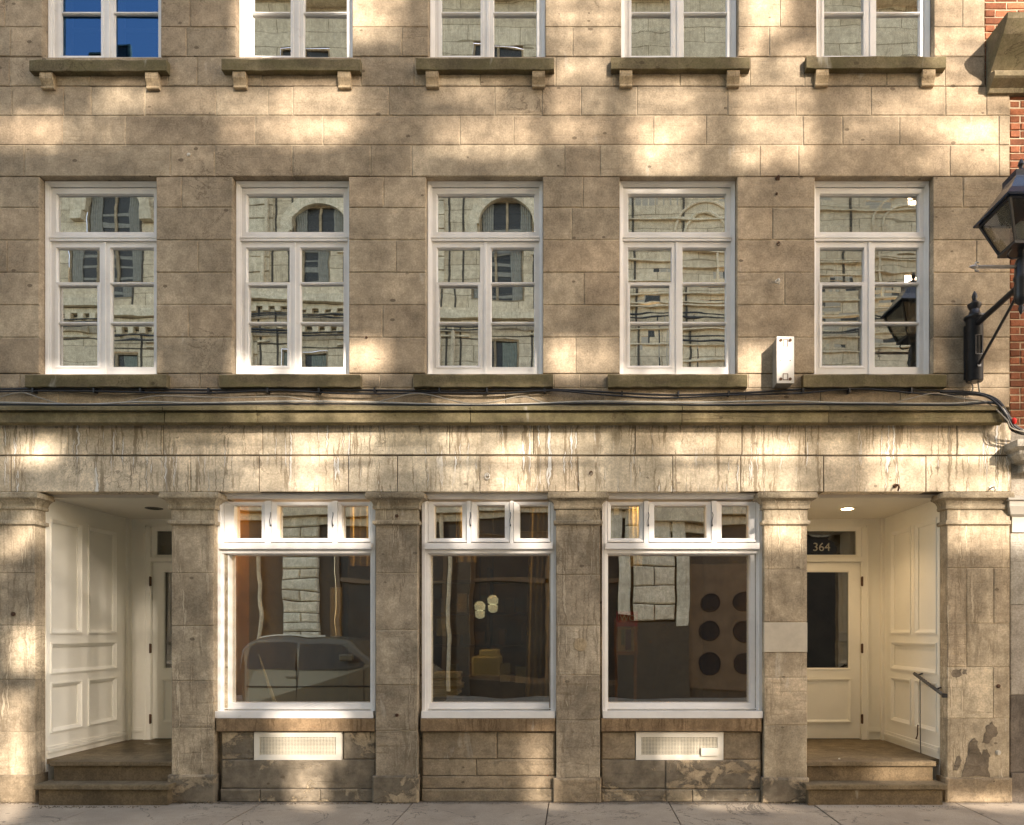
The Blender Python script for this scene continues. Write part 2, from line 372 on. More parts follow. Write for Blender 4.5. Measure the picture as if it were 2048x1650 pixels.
# ------------------------------------------------------------------ the stone building
B = thing('stone_building', 'weathered beige stone building with white windows, shopfront and two recessed doorways', 'building', (wx(1050), .3, 0))
ROW2 = [(79,312),(465,697),(852,1085),(1240,1474),(1630,1866)]
ROW3 = [(85,321),(472,704),(857,1090),(1243,1476),(1634,1868)]
T2, B2, T3, B3 = 353, 747, -277, 118
G = .0035
def course(mb, y0, y1, joints, gaps, x0=-440, x1=2020, yf=0.0, yb=.30, bev=.005):
    cuts = sorted([x0, x1] + list(joints) + [g for q in gaps for g in q])
    for a, c_ in zip(cuts, cuts[1:]):
        mid = (a+c_)/2
        if any(g0 <= mid <= g1 for g0, g1 in gaps) or c_-a < 3: continue
        mb.block(wx(a)+G, wx(c_)-G*random.uniform(.5,1.7), wz(y1)+G*random.uniform(.6,1.6), wz(y0)-G*random.uniform(.6,1.4), yf, yb, bev)
wall = MB()
left = [-60, -190, -320]
cs = [  # y0, y1, joints, row-3 gaps?
 (-340,-277,[-20,160,300,420,560,700,800,930,1060,1190,1330,1480,1600,1740,1880],0),
 (-277,-213,[380,800,1150,1560,1920],1), (-213,-148,[30,400,1120,1920],1), (-148,-93,[770,1190,1540],1), (-93,-5,[20,390,1150,1580,1905],1),
 (-5,54,[10,380,1560,1925],1), (54,113,[21,373,804,1145,1539],1),
 (113,172,[20,180,336,395,525,722,830,960,1111,1225,1360,1500,1609,1773,1890],0),
 (172,231,[25,128,183,290,432,536,586,778,989,1084,1162,1274,1455,1591,1742,1891,1973],0),
 (231,290,[126,252,510,646,920,1027,1307,1412,1606,1685,1799,1998],0),
 (290,353,[49,341,430,585,741,824,1129,1200,1520,1597,1900,1998],0),
 (353,415,[364,767,1166,1926],2), (415,480,[1143,1545],2), (480,545,[15,397,792,1953],2), (545,610,[1168,1569],2),
 (610,675,[378,765],2), (675,747,[1151,1553],2),
 (747,776,[40,335,400,437,722,760,826,1107,1160,1215,1496,1606,1700,1894],0),
 (776,815,[118,325,512,640,860,1010,1205,1490,1640,1800,1930],0)]
for y0, y1, js, k in cs:
    xr = 1970 if y1 <= 172 else 2020
    course(wall, y0, y1, js + left, ROW3 if k == 1 else ROW2 if k == 2 else [], x1=xr)
wall.mi = 1
for x0_, x1_, gaps, y0, y1 in [(-440,1970,[],-338,-279),(-440,1970,ROW3,-278,112),(-440,1970,[],113,172),(-440,2020,[],172,352),(-440,2020,ROW2,353,746),(-440,2020,[],747,815)]:
    e = [x0_] + [g for q in gaps for g in q] + [x1_]
    for a, c_ in zip(e[0::2], e[1::2]): wall.box(wx(a)+.006, wx(c_)-.006, .007, .29, wz(y1)+.004, wz(y0)-.004)
wall.build('wall', [M['ashlar'], M['mortar']], B)

# sills and corbels
def sill(x0, x1, y0, y1, corb=()):
    p = .065; mb = MB()
    X0, X1, Z0, Z1 = wx(x0,-p), wx(x1,-p), wz(y1,-p), wz(y0,-p)
    n = 14; prev = None                                   # uneven worn arris: short lengths with their own edge heights
    xs = [X0 + (X1-X0)*i/n for i in range(n+1)]
    top = [Z1 + random.uniform(-.006,.003) for _ in xs]; bot = [Z0 + random.uniform(-.003,.004) for _ in xs]; fr = [-p + random.uniform(-.003,.004) for _ in xs]
    vs_ = []
    for x, t, q, f in zip(xs, top, bot, fr): vs_ += [(x,f+.006,t),(x,f,t-.010),(x,f,q+.004),(x,f+.006,q),(x,.10,q),(x,.10,t+.006)]
    fs = []
    for i in range(n):
        for k in range(6): fs.append((i*6+k, i*6+(k+1)%6, i*6+6+(k+1)%6, i*6+6+k))
    fs += [(5,4,3,2,1,0), tuple(n*6+k for k in range(6))]
    mb.add(vs_, fs); s_ = mb.build('sill', M['sill'], B)
    for cx in corb:
        c2 = MB(); w_ = 25/S/2; X = wx(cx, -.05); zt = Z0 - .001; h = .138
        prof = [(.02,zt),(-.052,zt),(-.055,zt-.03),(-.052,zt-.055),(-.036,zt-.085),(-.026,zt-.112),(-.030,zt-.116),(-.034,zt-.122),(-.034,zt-h+.006),(-.028,zt-h),(.02,zt-h)]
        c2.prism_x(prof, X-w_, X+w_); c2.build('corbel', M['corbel'], s_)
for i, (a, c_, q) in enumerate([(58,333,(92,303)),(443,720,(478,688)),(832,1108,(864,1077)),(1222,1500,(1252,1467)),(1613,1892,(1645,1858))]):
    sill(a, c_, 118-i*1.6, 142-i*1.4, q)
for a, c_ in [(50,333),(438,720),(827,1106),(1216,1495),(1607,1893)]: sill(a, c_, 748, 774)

# double casement windows with a transom light
def pane(mb, x0, x1, z0, z1, y, t=.0):
    ax, az = random.uniform(-t,t), random.uniform(-t,t); xc, zc = (x0+x1)/2, (z0+z1)/2
    f = lambda x, z: y + ax*(x-xc) + az*(z-zc)
    q = [(x0,z0),(x1,z0),(x1,z1),(x0,z1)]
    mb.add([(x,f(x,z),z) for x,z in q] + [(x,f(x,z)+.004,z) for x,z in q], [(0,1,2,3),(7,6,5,4),(0,4,5,1),(1,5,6,2),(2,6,7,3),(3,7,4,0)])
def upper_window(x0, x1, y0, y1, glz='glass'):
    X0, X1, Z1, Z0 = wx(x0), wx(x1), wz(y0), wz(y1)+.004
    f = MB(); inset = 0
    for wd, yf in ((.013,.072),(.010,.080),(.012,.090)):
        f.ring(X0+inset+.002, X1-inset-.002, Z0, Z1-inset-.001, wd, wd, wd+.004, .0005, yf, .26, .004); inset += wd
    X0 += inset; X1 -= inset; zt = Z1-inset-.012
    tb = zt - .470; cb = tb - .043                          # transom light bottom, casement top
    f.box(X0, X1, .086, .2, cb, tb-.006); f.box(X0, X1, .079, .12, tb-.018, tb-.006)
    fr = f.build('window', M['white'], B)
    sw, yf, yg = .045, .106, .138
    def sash(a, c_, z0, z1, wb=.05, bars=(), hopper=None):
        s_ = MB(); s_.ring(a, c_, z0, z1, sw, sw, .052, wb, yf, .165)
        s_.ring(a+sw-.001, c_-sw+.001, z0+wb-.001, z1-.051, .008, .008, .008, .008, yf+.012, .16, .010)
        for bz in bars: s_.box(a+sw, c_-sw, yf+.008, .16, bz-.011, bz+.011); s_.box(a+sw, c_-sw, yf+.002, yf+.008, bz-.004, bz+.004)
        if hopper is not None: s_.ring(a+sw-.004, c_-sw+.004, z0+wb-.008, hopper, .026, .026, .026, .020, yf-.006, .136, .004)
        s_.build('sash', M['white'], fr)
        zs = [z0+wb] + sorted(bars) + [z1-.052]
        for q0, q1 in zip(zs, zs[1:]):
            g = MB(); pane(g, a+sw+.002, c_-sw-.002, q0+.001, q1-.001, yg, .012); g.build('pane', M[glz], fr)
    sash(X0, X1, tb, zt)
    xm = (X0+X1)/2
    h = cb - .002 - Z0; b1 = cb - .395; b2 = cb - .775
    sash(X0, xm-.004, Z0, cb-.002, .095, (b1, b2), b1+.004); sash(xm+.004, X1, Z0, cb-.002, .095, (b1, b2))
    f2 = MB(); f2.box(xm-.012, xm+.012, yf-.010, yf+.004, Z0+.002, cb-.004); f2.build('meeting_bead', M['white'], fr)
    i_ = MB(); yi = .245                                    # second, inner casement
    for a, c_ in ((X0+.02, xm-.01), (xm+.01, X1-.02)):
        i_.ring(a, c_, Z0+.02, cb-.03, .05, .05, .05, .07, yi, yi+.035)
        for bz in (b1-.045, b2-.045): i_.box(a+.05, c_-.05, yi+.002, yi+.03, bz-.012, bz+.012)
    i_.build('inner_sash', M['white'], fr)
    return fr
for r_, (t, bt) in ((ROW3, (T3, B3)), (ROW2, (T2, B2))):
    for a, c_ in r_: upper_window(a, c_, t, bt, 'clear_glass' if (bt == B3 and a < 100) else 'soft_glass' if (bt == B2 and a > 1600) else 'glass')

# rooms behind
def room(x0, x1, y0, y1, z0, z1, mats, name='room'):
    t = .1; b = MB()
    b.mi = 0; b.box(x0-t, x0, y0, y1, z0, z1); b.box(x1, x1+t, y0, y1, z0, z1); b.box(x0-t, x1+t, y1, y1+t, z0-t, z1+t)
    b.mi = 1; b.box(x0-t, x1+t, y0, y1, z0-t, z0)
    b.mi = 2; b.box(x0-t, x1+t, y0, y1, z1, z1+t)
    return b.build(name, mats, B)
room(-5.35, 3.75, .31, 4.2, 3.75, 6.2, [M['room']]*3)
room(-5.35, 3.75, .31, 4.2, 6.4, 9.1, [M['room']]*3)

# cornice
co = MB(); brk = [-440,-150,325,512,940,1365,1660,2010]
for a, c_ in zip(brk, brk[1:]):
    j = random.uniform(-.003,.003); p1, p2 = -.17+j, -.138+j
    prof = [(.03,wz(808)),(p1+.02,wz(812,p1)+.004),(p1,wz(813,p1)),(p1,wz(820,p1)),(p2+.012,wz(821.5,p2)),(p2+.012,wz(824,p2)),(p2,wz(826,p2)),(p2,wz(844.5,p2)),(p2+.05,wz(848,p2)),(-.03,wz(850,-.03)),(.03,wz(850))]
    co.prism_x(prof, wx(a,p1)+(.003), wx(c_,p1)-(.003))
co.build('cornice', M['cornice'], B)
# frieze, two courses
fz = MB()
course(fz, 846, 911, [139,329,527,701,900,1067,1270,1483,1609,1912,-60,-200], [], yf=-.022, yb=.28, bev=.004)
course(fz, 913, 985, [25,383,520,698,796,960,1156,1345,1480,1646,1850,-60,-200], [], yf=-.022, yb=.28, bev=.004)
fz.mi = 1; fz.box(wx(-440), wx(2018), -.012, .27, wz(984), wz(848))
fz.build('frieze', [M['frieze'], M['joint']], B)

# pilasters
def pilaster(x0, x1, js, capl, capr, base, lret=.12, mat='pilaster', plaque=None, extra=()):
    yf = -.02; mb = MB(); ys = [1048] + js
    for y0, y1 in zip(ys, ys[1:]):
        vj = [q for (ya, q) in extra if y0 <= ya < y1]
        cuts = [x0] + vj + [x1]
        for a, c_ in zip(cuts, cuts[1:]):
            mb.mi = 0
            mb.block(wx(a)+.001, wx(c_)-.001, wz(y1)+.002, wz(y0)-.002, yf, yf+.16, .005, .0015, .002)
    mb.mi = 1; mb.box(wx(x0)+.006, wx(x1)-.006, yf+.006, yf+.155, wz(js[-1]), wz(1046))
    P = mb.build('pilaster', [M[mat], M['mortar']], B)
    cb = MB(); X0, X1 = wx(x0), wx(x1); q = lambda y: wz(y, -.05)
    prof = [(.004,q(1049)),(.022,q(1048)),(.026,q(1045)),(.024,q(1041)),(.004,q(1039.5)),(.002,q(1018)),(.020,q(1017)),(.024,q(1014)),(.022,q(1011)),(.018,q(1010.5)),(.024,q(1006)),(.040,q(1001)),(.066,q(997.5)),(.080,q(997)),(.084,q(993)),(.074,q(992.5)),(.076,q(987)),(.066,q(985.5))]
    cb.mitre(prof, X0+.002, X1-.002, yf, capl, capr)
    cb.build('capital', M['pilaster'], P)
    bb = MB(); bb.block(X0-.025, X1+.012, 0.0, wz(js[-1])+.012, yf-.028, yf+.16, .012, .003, .003)
    bb.build('plinth', M[base], P)
    if plaque:
        pb = MB(); pb.block(wx(plaque[0]), wx(plaque[1]), wz(plaque[3]), wz(plaque[2]), yf-.006, yf+.02, .002, .0005, 0)
        pb.build('plaque', M['plaque'], P)
    return P
M['plaque'] = plain('pale_plaque', (.50,.435,.335), .7, var=.08, s=8)
pilaster(-110, 73, [1147,1251,1359,1463,1551], True, True, 'base_clean')
pilaster(345, 430, [1147,1252,1361,1455,1551], True, True, 'base')
pilaster(752, 836, [1147,1260,1370,1461,1553], True, True, 'base', mat='pilaster_grey')
pilaster(1112, 1200, [1150,1251,1350,1440,1557], True, True, 'base_clean', mat='pilaster_grey')
pilaster(1527, 1613, [1139,1244,1304,1355,1450,1557], True, True, 'base', plaque=(1527,1613,1245,1304))
p6 = pilaster(1892, 2017, [1136,1247,1334,1436,1557], True, False, 'base_clean', extra=[(1140,1931),(1200,1985),(1300,1931),(1340,1984)])
# dark flaking on the lower block of the end pilaster
def flake(parent, pts, mat, y=-.0225):
    c2 = MB(); n = len(pts); P = []
    for i in range(n):
        a, c_ = pts[i], pts[(i+1)%n]
        for k in range(4):
            t = k/4; P.append((wx(a[0]+(c_[0]-a[0])*t+random.uniform(-1.6,1.6)), y, wz(a[1]+(c_[1]-a[1])*t+random.uniform(-1.6,1.6))))
    c2.prism(P, (0,.004,0)); return c2.build('stone_flake', mat, parent)
M['flake'] = stone('dark_flaked_stone', (.20,.168,.128), var=.05, blotch=.3, bedding=.1, pits=.4, bump=.8, seed=12)
flake(p6, [(1922,1552),(1927,1530),(1933,1512),(1937,1484),(1945,1474),(1952,1482),(1953,1494),(1963,1510),(1964,1498),(1973,1498),(1977,1510),(1974,1530),(1978,1552)], M['flake'])
flake(p6, [(1964,1484),(1969,1462),(1970,1452),(1981,1443),(1992,1455),(1992,1470),(1980,1478),(1972,1488)], M['flake'])
flake(p6, [(1905,1540),(1910,1518),(1916,1508),(1920,1520),(1914,1540)], M['flake'])
flake(p6, [(1900,1343),(1904,1338),(1920,1338),(1920,1350),(1912,1355),(1902,1352)], M['flake'])
flake(p6, [(1923,1338),(1931,1338),(1931,1349),(1924,1348)], M['flake'])
# bits of blank wall left of the frame and behind the pilasters
bk = MB()
bk.mi = 0
for a, c_, js in [(-440,-112,[1147,1251,1359,1463,1551,1604])]:
    ys = [987]+js
    for y0, y1 in zip(ys, ys[1:]): bk.block(wx(a), wx(c_)-.002, wz(y1)+.002, wz(y0)-.002, 0, .2)
for a, c_ in [(430,440),(836,846),(1104,1112),(1200,1205),(1521,1527),(340,345),(745,752)]:
    q = MB(); q.box(wx(a)-.03, wx(c_)+.03, .09, .24, 0, wz(986)); q.build('jamb', M['pilaster'], B)
q = MB(); q.box(wx(1960), wx(2018), .02, .24, 0, wz(986)); q.build('jamb', M['pilaster'], B)
bk.build('side_wall', M['pilaster'], B)

# shop windows
def shop_window(o0, o1, gl, mull, tops, y_top=1003):
    # o0,o1 opening on the wall; gl = main glass px; mull = mullion px pairs; tops = pane px pairs
    f = MB(); X0, X1 = wx(o0,.08), wx(o1,.08); yo = .075
    zt, zb = wz(987,.06), wz(1431,yo)
    f.ring(X0, X1, zb, zt, .030, .030, .020, .001, yo-.02, .26); f.ring(X0+.03, X1-.03, zb, zt-.02, .022, .022, .028, .001, yo-.004, .26, .006)
    f.box(X0+.005, X1-.005, yo-.075, .1, zb-.016, zb+.048)                        # bottom weather rail
    f.ring(X0+.052, X1-.052, wz(1420,yo)+.01, wz(1092,yo), .001, .001, .001, .008, yo+.0, .2)
    f.box(X0+.03, X1-.03, yo-.045, .2, wz(1098,yo-.03), wz(1086,yo-.03)); f.box(X0+.03, X1-.03, yo-.01, .2, wz(1107,yo), wz(1098.5,yo))
    for a, c_ in mull: f.box(wx(a,yo), wx(c_,yo), yo-.012, .2, wz(1086.5,yo), wz(1002,yo))
    fr = f.build('shop_window', M['white'], B); gl = (gl[0]-7, gl[1]+4)
    s_ = MB(); yg = .15
    s_.ring(X0+.052, X1-.052, wz(1420,yo), wz(1107.5,yo), max(.006,wx(gl[0],yg)-X0-.052), max(.006,X1-.052-wx(gl[1],yg)), .006, wz(1405,yg)-wz(1420,yo), yo+.016, .19, .004)
    s_.build('sash', M['white'], fr)
    g = MB(); pane(g, wx(gl[0],yg)-.004, wx(gl[1],yg)+.004, wz(1407,yg), wz(1104,yg), yg+.02, .002); g.build('pane', M['shop_glass'], fr)
    edges = [X0+.052] + [wx(q,yo) for ab in mull for q in ab] + [X1-.052]
    for k, (a, c_) in enumerate(tops):
        e0, e1 = edges[2*k], edges[2*k+1]; ys = yo + (.008 if k != 1 else -.004)
        q = MB(); z0, z1 = wz(1084,ys), wz(1003.5,ys)
        q.ring(e0+.004, e1-.004, z0, z1, max(.02,wx(a,yg)-e0-.004), max(.02,e1-.004-wx(c_,yg)), z1-wz(1012,yg), wz(1078,yg)-z0, ys, .185, .014)
        q.box(e0+.004, e1-.004, ys-.012, ys, z0, z0+.014)
        q.build('sash', M['white'], fr)
        g = MB(); pane(g, wx(a,yg)-.003, wx(c_,yg)+.003, wz(1079,yg), wz(1011,yg), yg+.01, .01); g.build('pane', M['shop_glass'], fr)
        if k == 1:
            for sx in (e0-.004, e1+.004):
                h = MB(); zc = wz(1040,yo)
                h.tube(spline([(sx,ys-.012,zc+.07),(sx+.006,ys-.024,zc+.04),(sx-.003,ys-.020,zc-.01),(sx,ys-.016,zc-.05)]), .0035, 6); h.box(sx-.006,sx+.006,ys-.014,ys-.002,zc-.062,zc-.045)
                h.build('stay_latch', M['iron'], fr)
    return fr
shop_window(437, 752, (470,742), [(531,543),(666,675)], [(473,528),(559,660),(687,746)])
shop_window(845, 1112, (869,1096), [(934,942),(1020,1027)], [(870,926),(956,1011),(1040,1097)])
shop_window(1204, 1523, (1221,1494), [(1288,1297),(1423,1433)], [(1221,1278),(1307,1411),(1441,1496)])
for a, c_ in [(432,750),(841,1111),(1202,1523)]:
    q = MB(); p = -.012; q.block(wx(a,p), wx(c_,p), wz(1463,p), wz(1437,p), p, .25, .005, .002); q.build('shop_sill', M['shop_sill'], B)

# apron walls under the shop windows
def apron(x0, x1, rows, mat, vent=None):
    mb = MB()
    for y0, y1, js, yf, mi in rows:
        mb.mi = mi
        cuts = [x0] + js + [x1]
        for a, c_ in zip(cuts, cuts[1:]):
            if vent and y0 < 1500 < y1 and a < (vent[0]+vent[1])/2 < c_: continue
            mb.block(wx(a)+.002, wx(c_)-.002, max(.0,wz(y1)+.002), wz(y0)-.002, yf, .25, .008, .003, .004)
    mb.mi = 2; mb.box(wx(x0), wx(x1), .065, .25, .0, wz(1464))
    ap = mb.build('apron_wall', [M['base'], M['base_clean'], M['joint']], B)
    if vent:
        p = .02; v0, v1 = wx(vent[0],p), wx(vent[1],p); z0, z1 = wz(1520,p), wz(1464,p)
        v = MB(); v.ring(v0, v1, z0, z1, .05, .055, .05, .048, p, .12, .004); v.mi = 1; v.box(v0+.02, v1-.02, .058, .1, z0+.02, z1-.02)
        fr = v.build('vent', [M['vent_white'], M['mesh_back']], ap)
        g = MB(); a0, a1, c0, c1 = v0+.05, v1-.055, z0+.048, z1-.05
        n = 52; m_ = 13; hx = (a1-a0)/n; hz = (c1-c0)/m_
        for i in range(n+1): g.box(a0+i*hx-hx*.2, a0+i*hx+hx*.2, .028, .032, c0, c1)
        for i in range(m_+1): g.box(a0, a1, .0325, .0365, c0+i*hz-hz*.2, c0+i*hz+hz*.2)
        g.build('grille', M['vent_mesh'], fr)
M['vent_white'] = paint('chipped_vent_paint', (.74,.69,.585), .5, .22)
M['vent_mesh'] = paint('mesh_paint', (.76,.70,.56), .5, .15)
M['mesh_back'] = plain('vent_backing', (.17,.13,.085), .9, var=.5, s=20)
apron(440, 750, [(1464,1520,[505,685],.025,0),(1520,1578,[],.02,0),(1578,1604,[520,640],-.004,0)], 'base', (508,683))
apron(843, 1111, [(1464,1519,[993],.03,1),(1519,1553,[952],.03,1),(1553,1578,[],.012,1),(1578,1604,[],-.004,1)], 'base_clean')
apron(1203, 1523, [(1464,1520,[1271,1448],.025,1),(1520,1579,[1331],.02,0),(1579,1604,[1332,1385],-.002,0)], 'base', (1272,1447))

# ------------------------------------------------------------------ doorways
FZ, CZ, YB = .385, 2.89, 1.434
def moulded_panel(mb, x0, x1, z0, z1, y, w_=.042):
    mb.ring(x0, x1, z0, z1, w_*.5, w_*.5, w_*.5, w_*.5, y-.026, y+.02, .006); mb.ring(x0+w_*.5, x1-w_*.5, z0+w_*.5, z1-w_*.5, w_*.5, w_*.5, w_*.5, w_*.5, y-.010, y+.02, .012)
def recess(XL, XR, vis, hinge_left, text=None, lamp_on=False):
    # vis: which side wall shows its panels
    cl = MB(); cl.box(XL-.05, XR+.05, .13, YB+.05, CZ, CZ+.05); cl.build('doorway_ceiling', M['ceiling'], B)
    for side, Xw in (('L', XL), ('R', XR)):
        mb = MB(); mb.T = (lambda x,y,z: (Xw-y, x, z)) if side == 'L' else (lambda x,y,z: (Xw+y, x, z))
        shows = side == vis; mb.box(.118, YB, .022 if shows else 0, .05, .1, CZ)
        if (side == vis):
            mb.box(.118,.18,0,.0225,.1,CZ); mb.box(1.19,YB,0,.0225,.1,CZ)
            for z0_, z1_ in ((.1,.64),(1.10,1.21),(1.49,1.60),(2.70,CZ)): mb.box(.18,1.19,0,.0225,z0_,z1_)
            for z0_, z1_ in ((.64,1.10),(1.60,2.70)): mb.box(.615,.735,0,.0225,z0_,z1_)
            def sunk(a0, a1, z0_, z1_):
                mb.ring(a0-.012, a1+.012, z0_-.012, z1_+.012, .014, .014, .014, .014, -.013, .01, 0)
                mb.ring(a0+.002, a1-.002, z0_+.002, z1_-.002, .028, .028, .028, .028, -.009, .0215, .018)
            for y0, y1 in ((.18,.615),(.735,1.19)): sunk(y0, y1, 1.60, 2.70); sunk(y0, y1, .64, 1.10)
            sunk(.18, 1.19, 1.21, 1.49)
            mb.box(.118, YB, -.012, 0, .47, .50); mb.box(.118, YB, -.020, 0, .44, .468); mb.box(.118, YB, -.006, 0, FZ, .44)
            mb.box(1.37, YB, -.03, 0, FZ, CZ)
        mb.build('panelled_wall', M['cream'], B)
    # back wall with frame, door, transom light
    dw = .90
    if hinge_left: dx0 = XL+.26; dx1 = dx0+dw
    else: dx1 = XR-.247; dx0 = dx1-dw
    zd = 2.40; k = 1/.83
    bw = MB()
    bw.box(XL, dx0-.07, YB, YB+.06, FZ, CZ) if dx0-.07 > XL else None
    bw.box(dx1+.07, XR, YB, YB+.06, FZ, CZ) if XR > dx1+.07 else None
    bw.box(dx0-.07, dx1+.07, YB, YB+.06, 2.80, CZ)
    bw.box(dx0-.07, dx0-.004, YB-.02, YB+.10, FZ, 2.80); bw.box(dx1+.004, dx1+.07, YB-.02, YB+.10, FZ, 2.80)
    bw.box(dx0-.085, dx0-.06, YB-.03, YB+.05, FZ, 2.815); bw.box(dx1+.06, dx1+.085, YB-.03, YB+.05, FZ, 2.815)
    bw.box(dx0-.004, dx1+.004, YB-.02, YB+.10, zd+.005, zd+.05); bw.box(dx0-.004, dx1+.004, YB-.028, YB-.02, zd+.03, zd+.05)
    bw.ring(dx0-.004, dx1+.004, zd+.05, 2.80, .055, .055, .045, .035, YB, YB+.06, .01)
    for sx0, sx1 in ((XL, dx0-.085), (dx1+.085, XR)):
        if sx1-sx0 > .03: bw.box(sx0, sx1, YB-.012, YB, .50, .52); bw.box(sx0, sx1, YB-.018, YB, .47, .50)
    bwo = bw.build('door_frame', M['cream'], B)
    g = MB(); pane(g, dx0+.045, dx1-.045, zd+.083, 2.757, YB+.03); g.build('transom_pane', M['door_glass'], bwo)
    if text:
        cu = bpy.data.curves.new('house_number', 'FONT'); cu.body = text; cu.size = .135; cu.align_x = 'CENTER'; cu.extrude = .001
        to = bpy.data.objects.new('tmp', cu); COL.objects.link(to); bpy.context.view_layer.update()
        me = bpy.data.meshes.new_from_object(to.evaluated_get(bpy.context.evaluated_depsgraph_get())); bpy.data.objects.remove(to)
        me.transform(Matrix.Translation(((dx0+dx1)/2+.01, YB+.024, 2.53)) @ Matrix.Rotation(R(90), 4, 'X'))
        me.materials.clear(); me.materials.append(M['number']); no = bpy.data.objects.new('house_number', me); COL.objects.link(no); attach(no, bwo)
    d = MB(); yd = YB+.022
    gz0, gz1 = 1.19, 2.295
    d.ring(dx0, dx1, FZ+.008, zd, .125, .125, .105, gz0-FZ-.008, yd, yd+.045)
    d.ring(dx0+.118, dx1-.118, gz0-.007, gz1+.007, .014, .014, .014, .014, yd-.008, yd+.03, .008)
    moulded_panel(d, dx0+.115, dx1-.115, .58, 1.07, yd, .03)
    do = d.build('door', M['cream'], B)
    g = MB(); pane(g, dx0+.124, dx1-.124, gz0, gz1, yd+.02, .002); g.build('door_pane', M['door_glass'], do)
    hx = dx0-.006 if hinge_left else dx1+.006
    for z in (2.18, 1.42, .62):
        h = MB(); h.box(hx-.012, hx+.012, YB-.024, YB-.012, z-.05, z+.05); h.tube([(hx,YB-.024,z-.055),(hx,YB-.024,z+.055)], .009, 8); h.build('hinge', M['rust'], do)
    kx = dx1-.06 if hinge_left else dx0+.06
    h = MB(); h.disc((kx,yd-.001,1.35), .026, (0,-1,0), .01); h.tube([(kx,yd-.01,1.35),(kx,yd-.05,1.35)], .009, 8); h.tube([(kx,yd-.05,1.35),(kx+(-.1 if hinge_left else .1),yd-.05,1.35)], .009, 8)
    h.build('handle', M['iron'], do)
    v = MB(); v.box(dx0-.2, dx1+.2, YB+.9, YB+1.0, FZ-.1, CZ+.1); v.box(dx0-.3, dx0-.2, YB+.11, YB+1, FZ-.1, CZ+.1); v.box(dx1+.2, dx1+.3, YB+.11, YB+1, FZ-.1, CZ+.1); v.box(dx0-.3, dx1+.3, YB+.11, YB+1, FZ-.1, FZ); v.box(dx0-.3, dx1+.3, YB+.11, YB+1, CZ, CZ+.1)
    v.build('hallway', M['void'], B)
    # floor and steps
    st = MB(); p2 = -.018
    ta, tb_, la, lb = (-4.945, XR-.02, -4.99, -3.742) if vis == 'L' else (XL+.02, 3.40, 2.13, 3.43)
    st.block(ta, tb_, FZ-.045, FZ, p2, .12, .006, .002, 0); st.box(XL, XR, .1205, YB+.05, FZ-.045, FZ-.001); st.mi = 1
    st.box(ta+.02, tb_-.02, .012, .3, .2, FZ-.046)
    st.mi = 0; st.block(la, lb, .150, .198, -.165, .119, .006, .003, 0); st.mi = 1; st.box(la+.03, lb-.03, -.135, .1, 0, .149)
    st.build('steps', [M['step'], M['step_riser']], B)
    # recessed ceiling light
    lx = (XL+XR)/2 + (.05 if hinge_left else 0); ly = .70
    l = MB(); l.lathe((lx,ly,CZ), [(.085,.0),(.085,-.006),(.066,-.008),(.060,.0)], 24)
    lt = l.build('ceiling_light', M['trim_dark'] if not lamp_on else M['lamp_trim'], B, True)
    l = MB(); l.lathe((lx,ly,CZ-.0085), [(.058,.0),(.058,-.002)], 24); l.build('lens', M['lamp_on'] if lamp_on else M['void'], lt)
    if lamp_on:
        ld = bpy.data.lights.new('downlight', 'SPOT'); ld.energy = 7; ld.color = (1,.80,.55); ld.spot_size = R(130); ld.spot_blend = .8; ld.shadow_soft_size = .05
        lo = bpy.data.objects.new('downlight', ld); COL.objects.link(lo); lo.location = (lx, ly, CZ-.03); attach(lo, lt)
M['number'] = plain('number_paint', (.40,.37,.30), .6, var=.05)
M['trim_dark'] = plain('downlight_trim', (.09,.08,.065), .5, .3)
M['lamp_trim'] = plain('lit_downlight_trim', (.8,.7,.5), .4)
M['lamp_on'] = plain('lamp_glow', (1,.9,.7), .5, emit=(1,.80,.52), es=9)
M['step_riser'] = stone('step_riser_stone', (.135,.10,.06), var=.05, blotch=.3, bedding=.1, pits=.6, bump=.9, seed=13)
recess(-5.07, wx(345)+.03, 'L', True)
recess(wx(1613)-.03, 3.497, 'R', False, '364', True)

# shop interior
room(-3.55, 2.0, .26, 4.6, .42, 3.05, [M['shop_wall'], M['shop_floor'], M['shop_ceiling']], 'shop_room')
M['tube_on'] = plain('lit_shop_lamp', (1,.9,.75), .5, emit=(1,.78,.5), es=.45)
for lx_, le_ in ((-2.7, 6.5), (-.9, 2.2), (.75, 3.5)):
    q = MB(); q.lathe((lx_,.7,3.049), [(.09,0),(.09,-.02),(.07,-.03)], 16); sl = q.build('shop_ceiling_lamp', M['tube_on'], B)
    ld = bpy.data.lights.new('shop_lamp', 'POINT'); ld.energy = le_; ld.color = (1,.74,.42); ld.shadow_soft_size = .04
    lo = bpy.data.objects.new('shop_lamp', ld); COL.objects.link(lo); lo.location = (lx_, .7, 2.99); attach(lo, sl)
v = MB(); v.box(-3.65,2.1,.251,.30,wz(1402,.2)-.35,wz(1402,.2)-.02); v.build('display_ledge', M['shop_wall'], B)

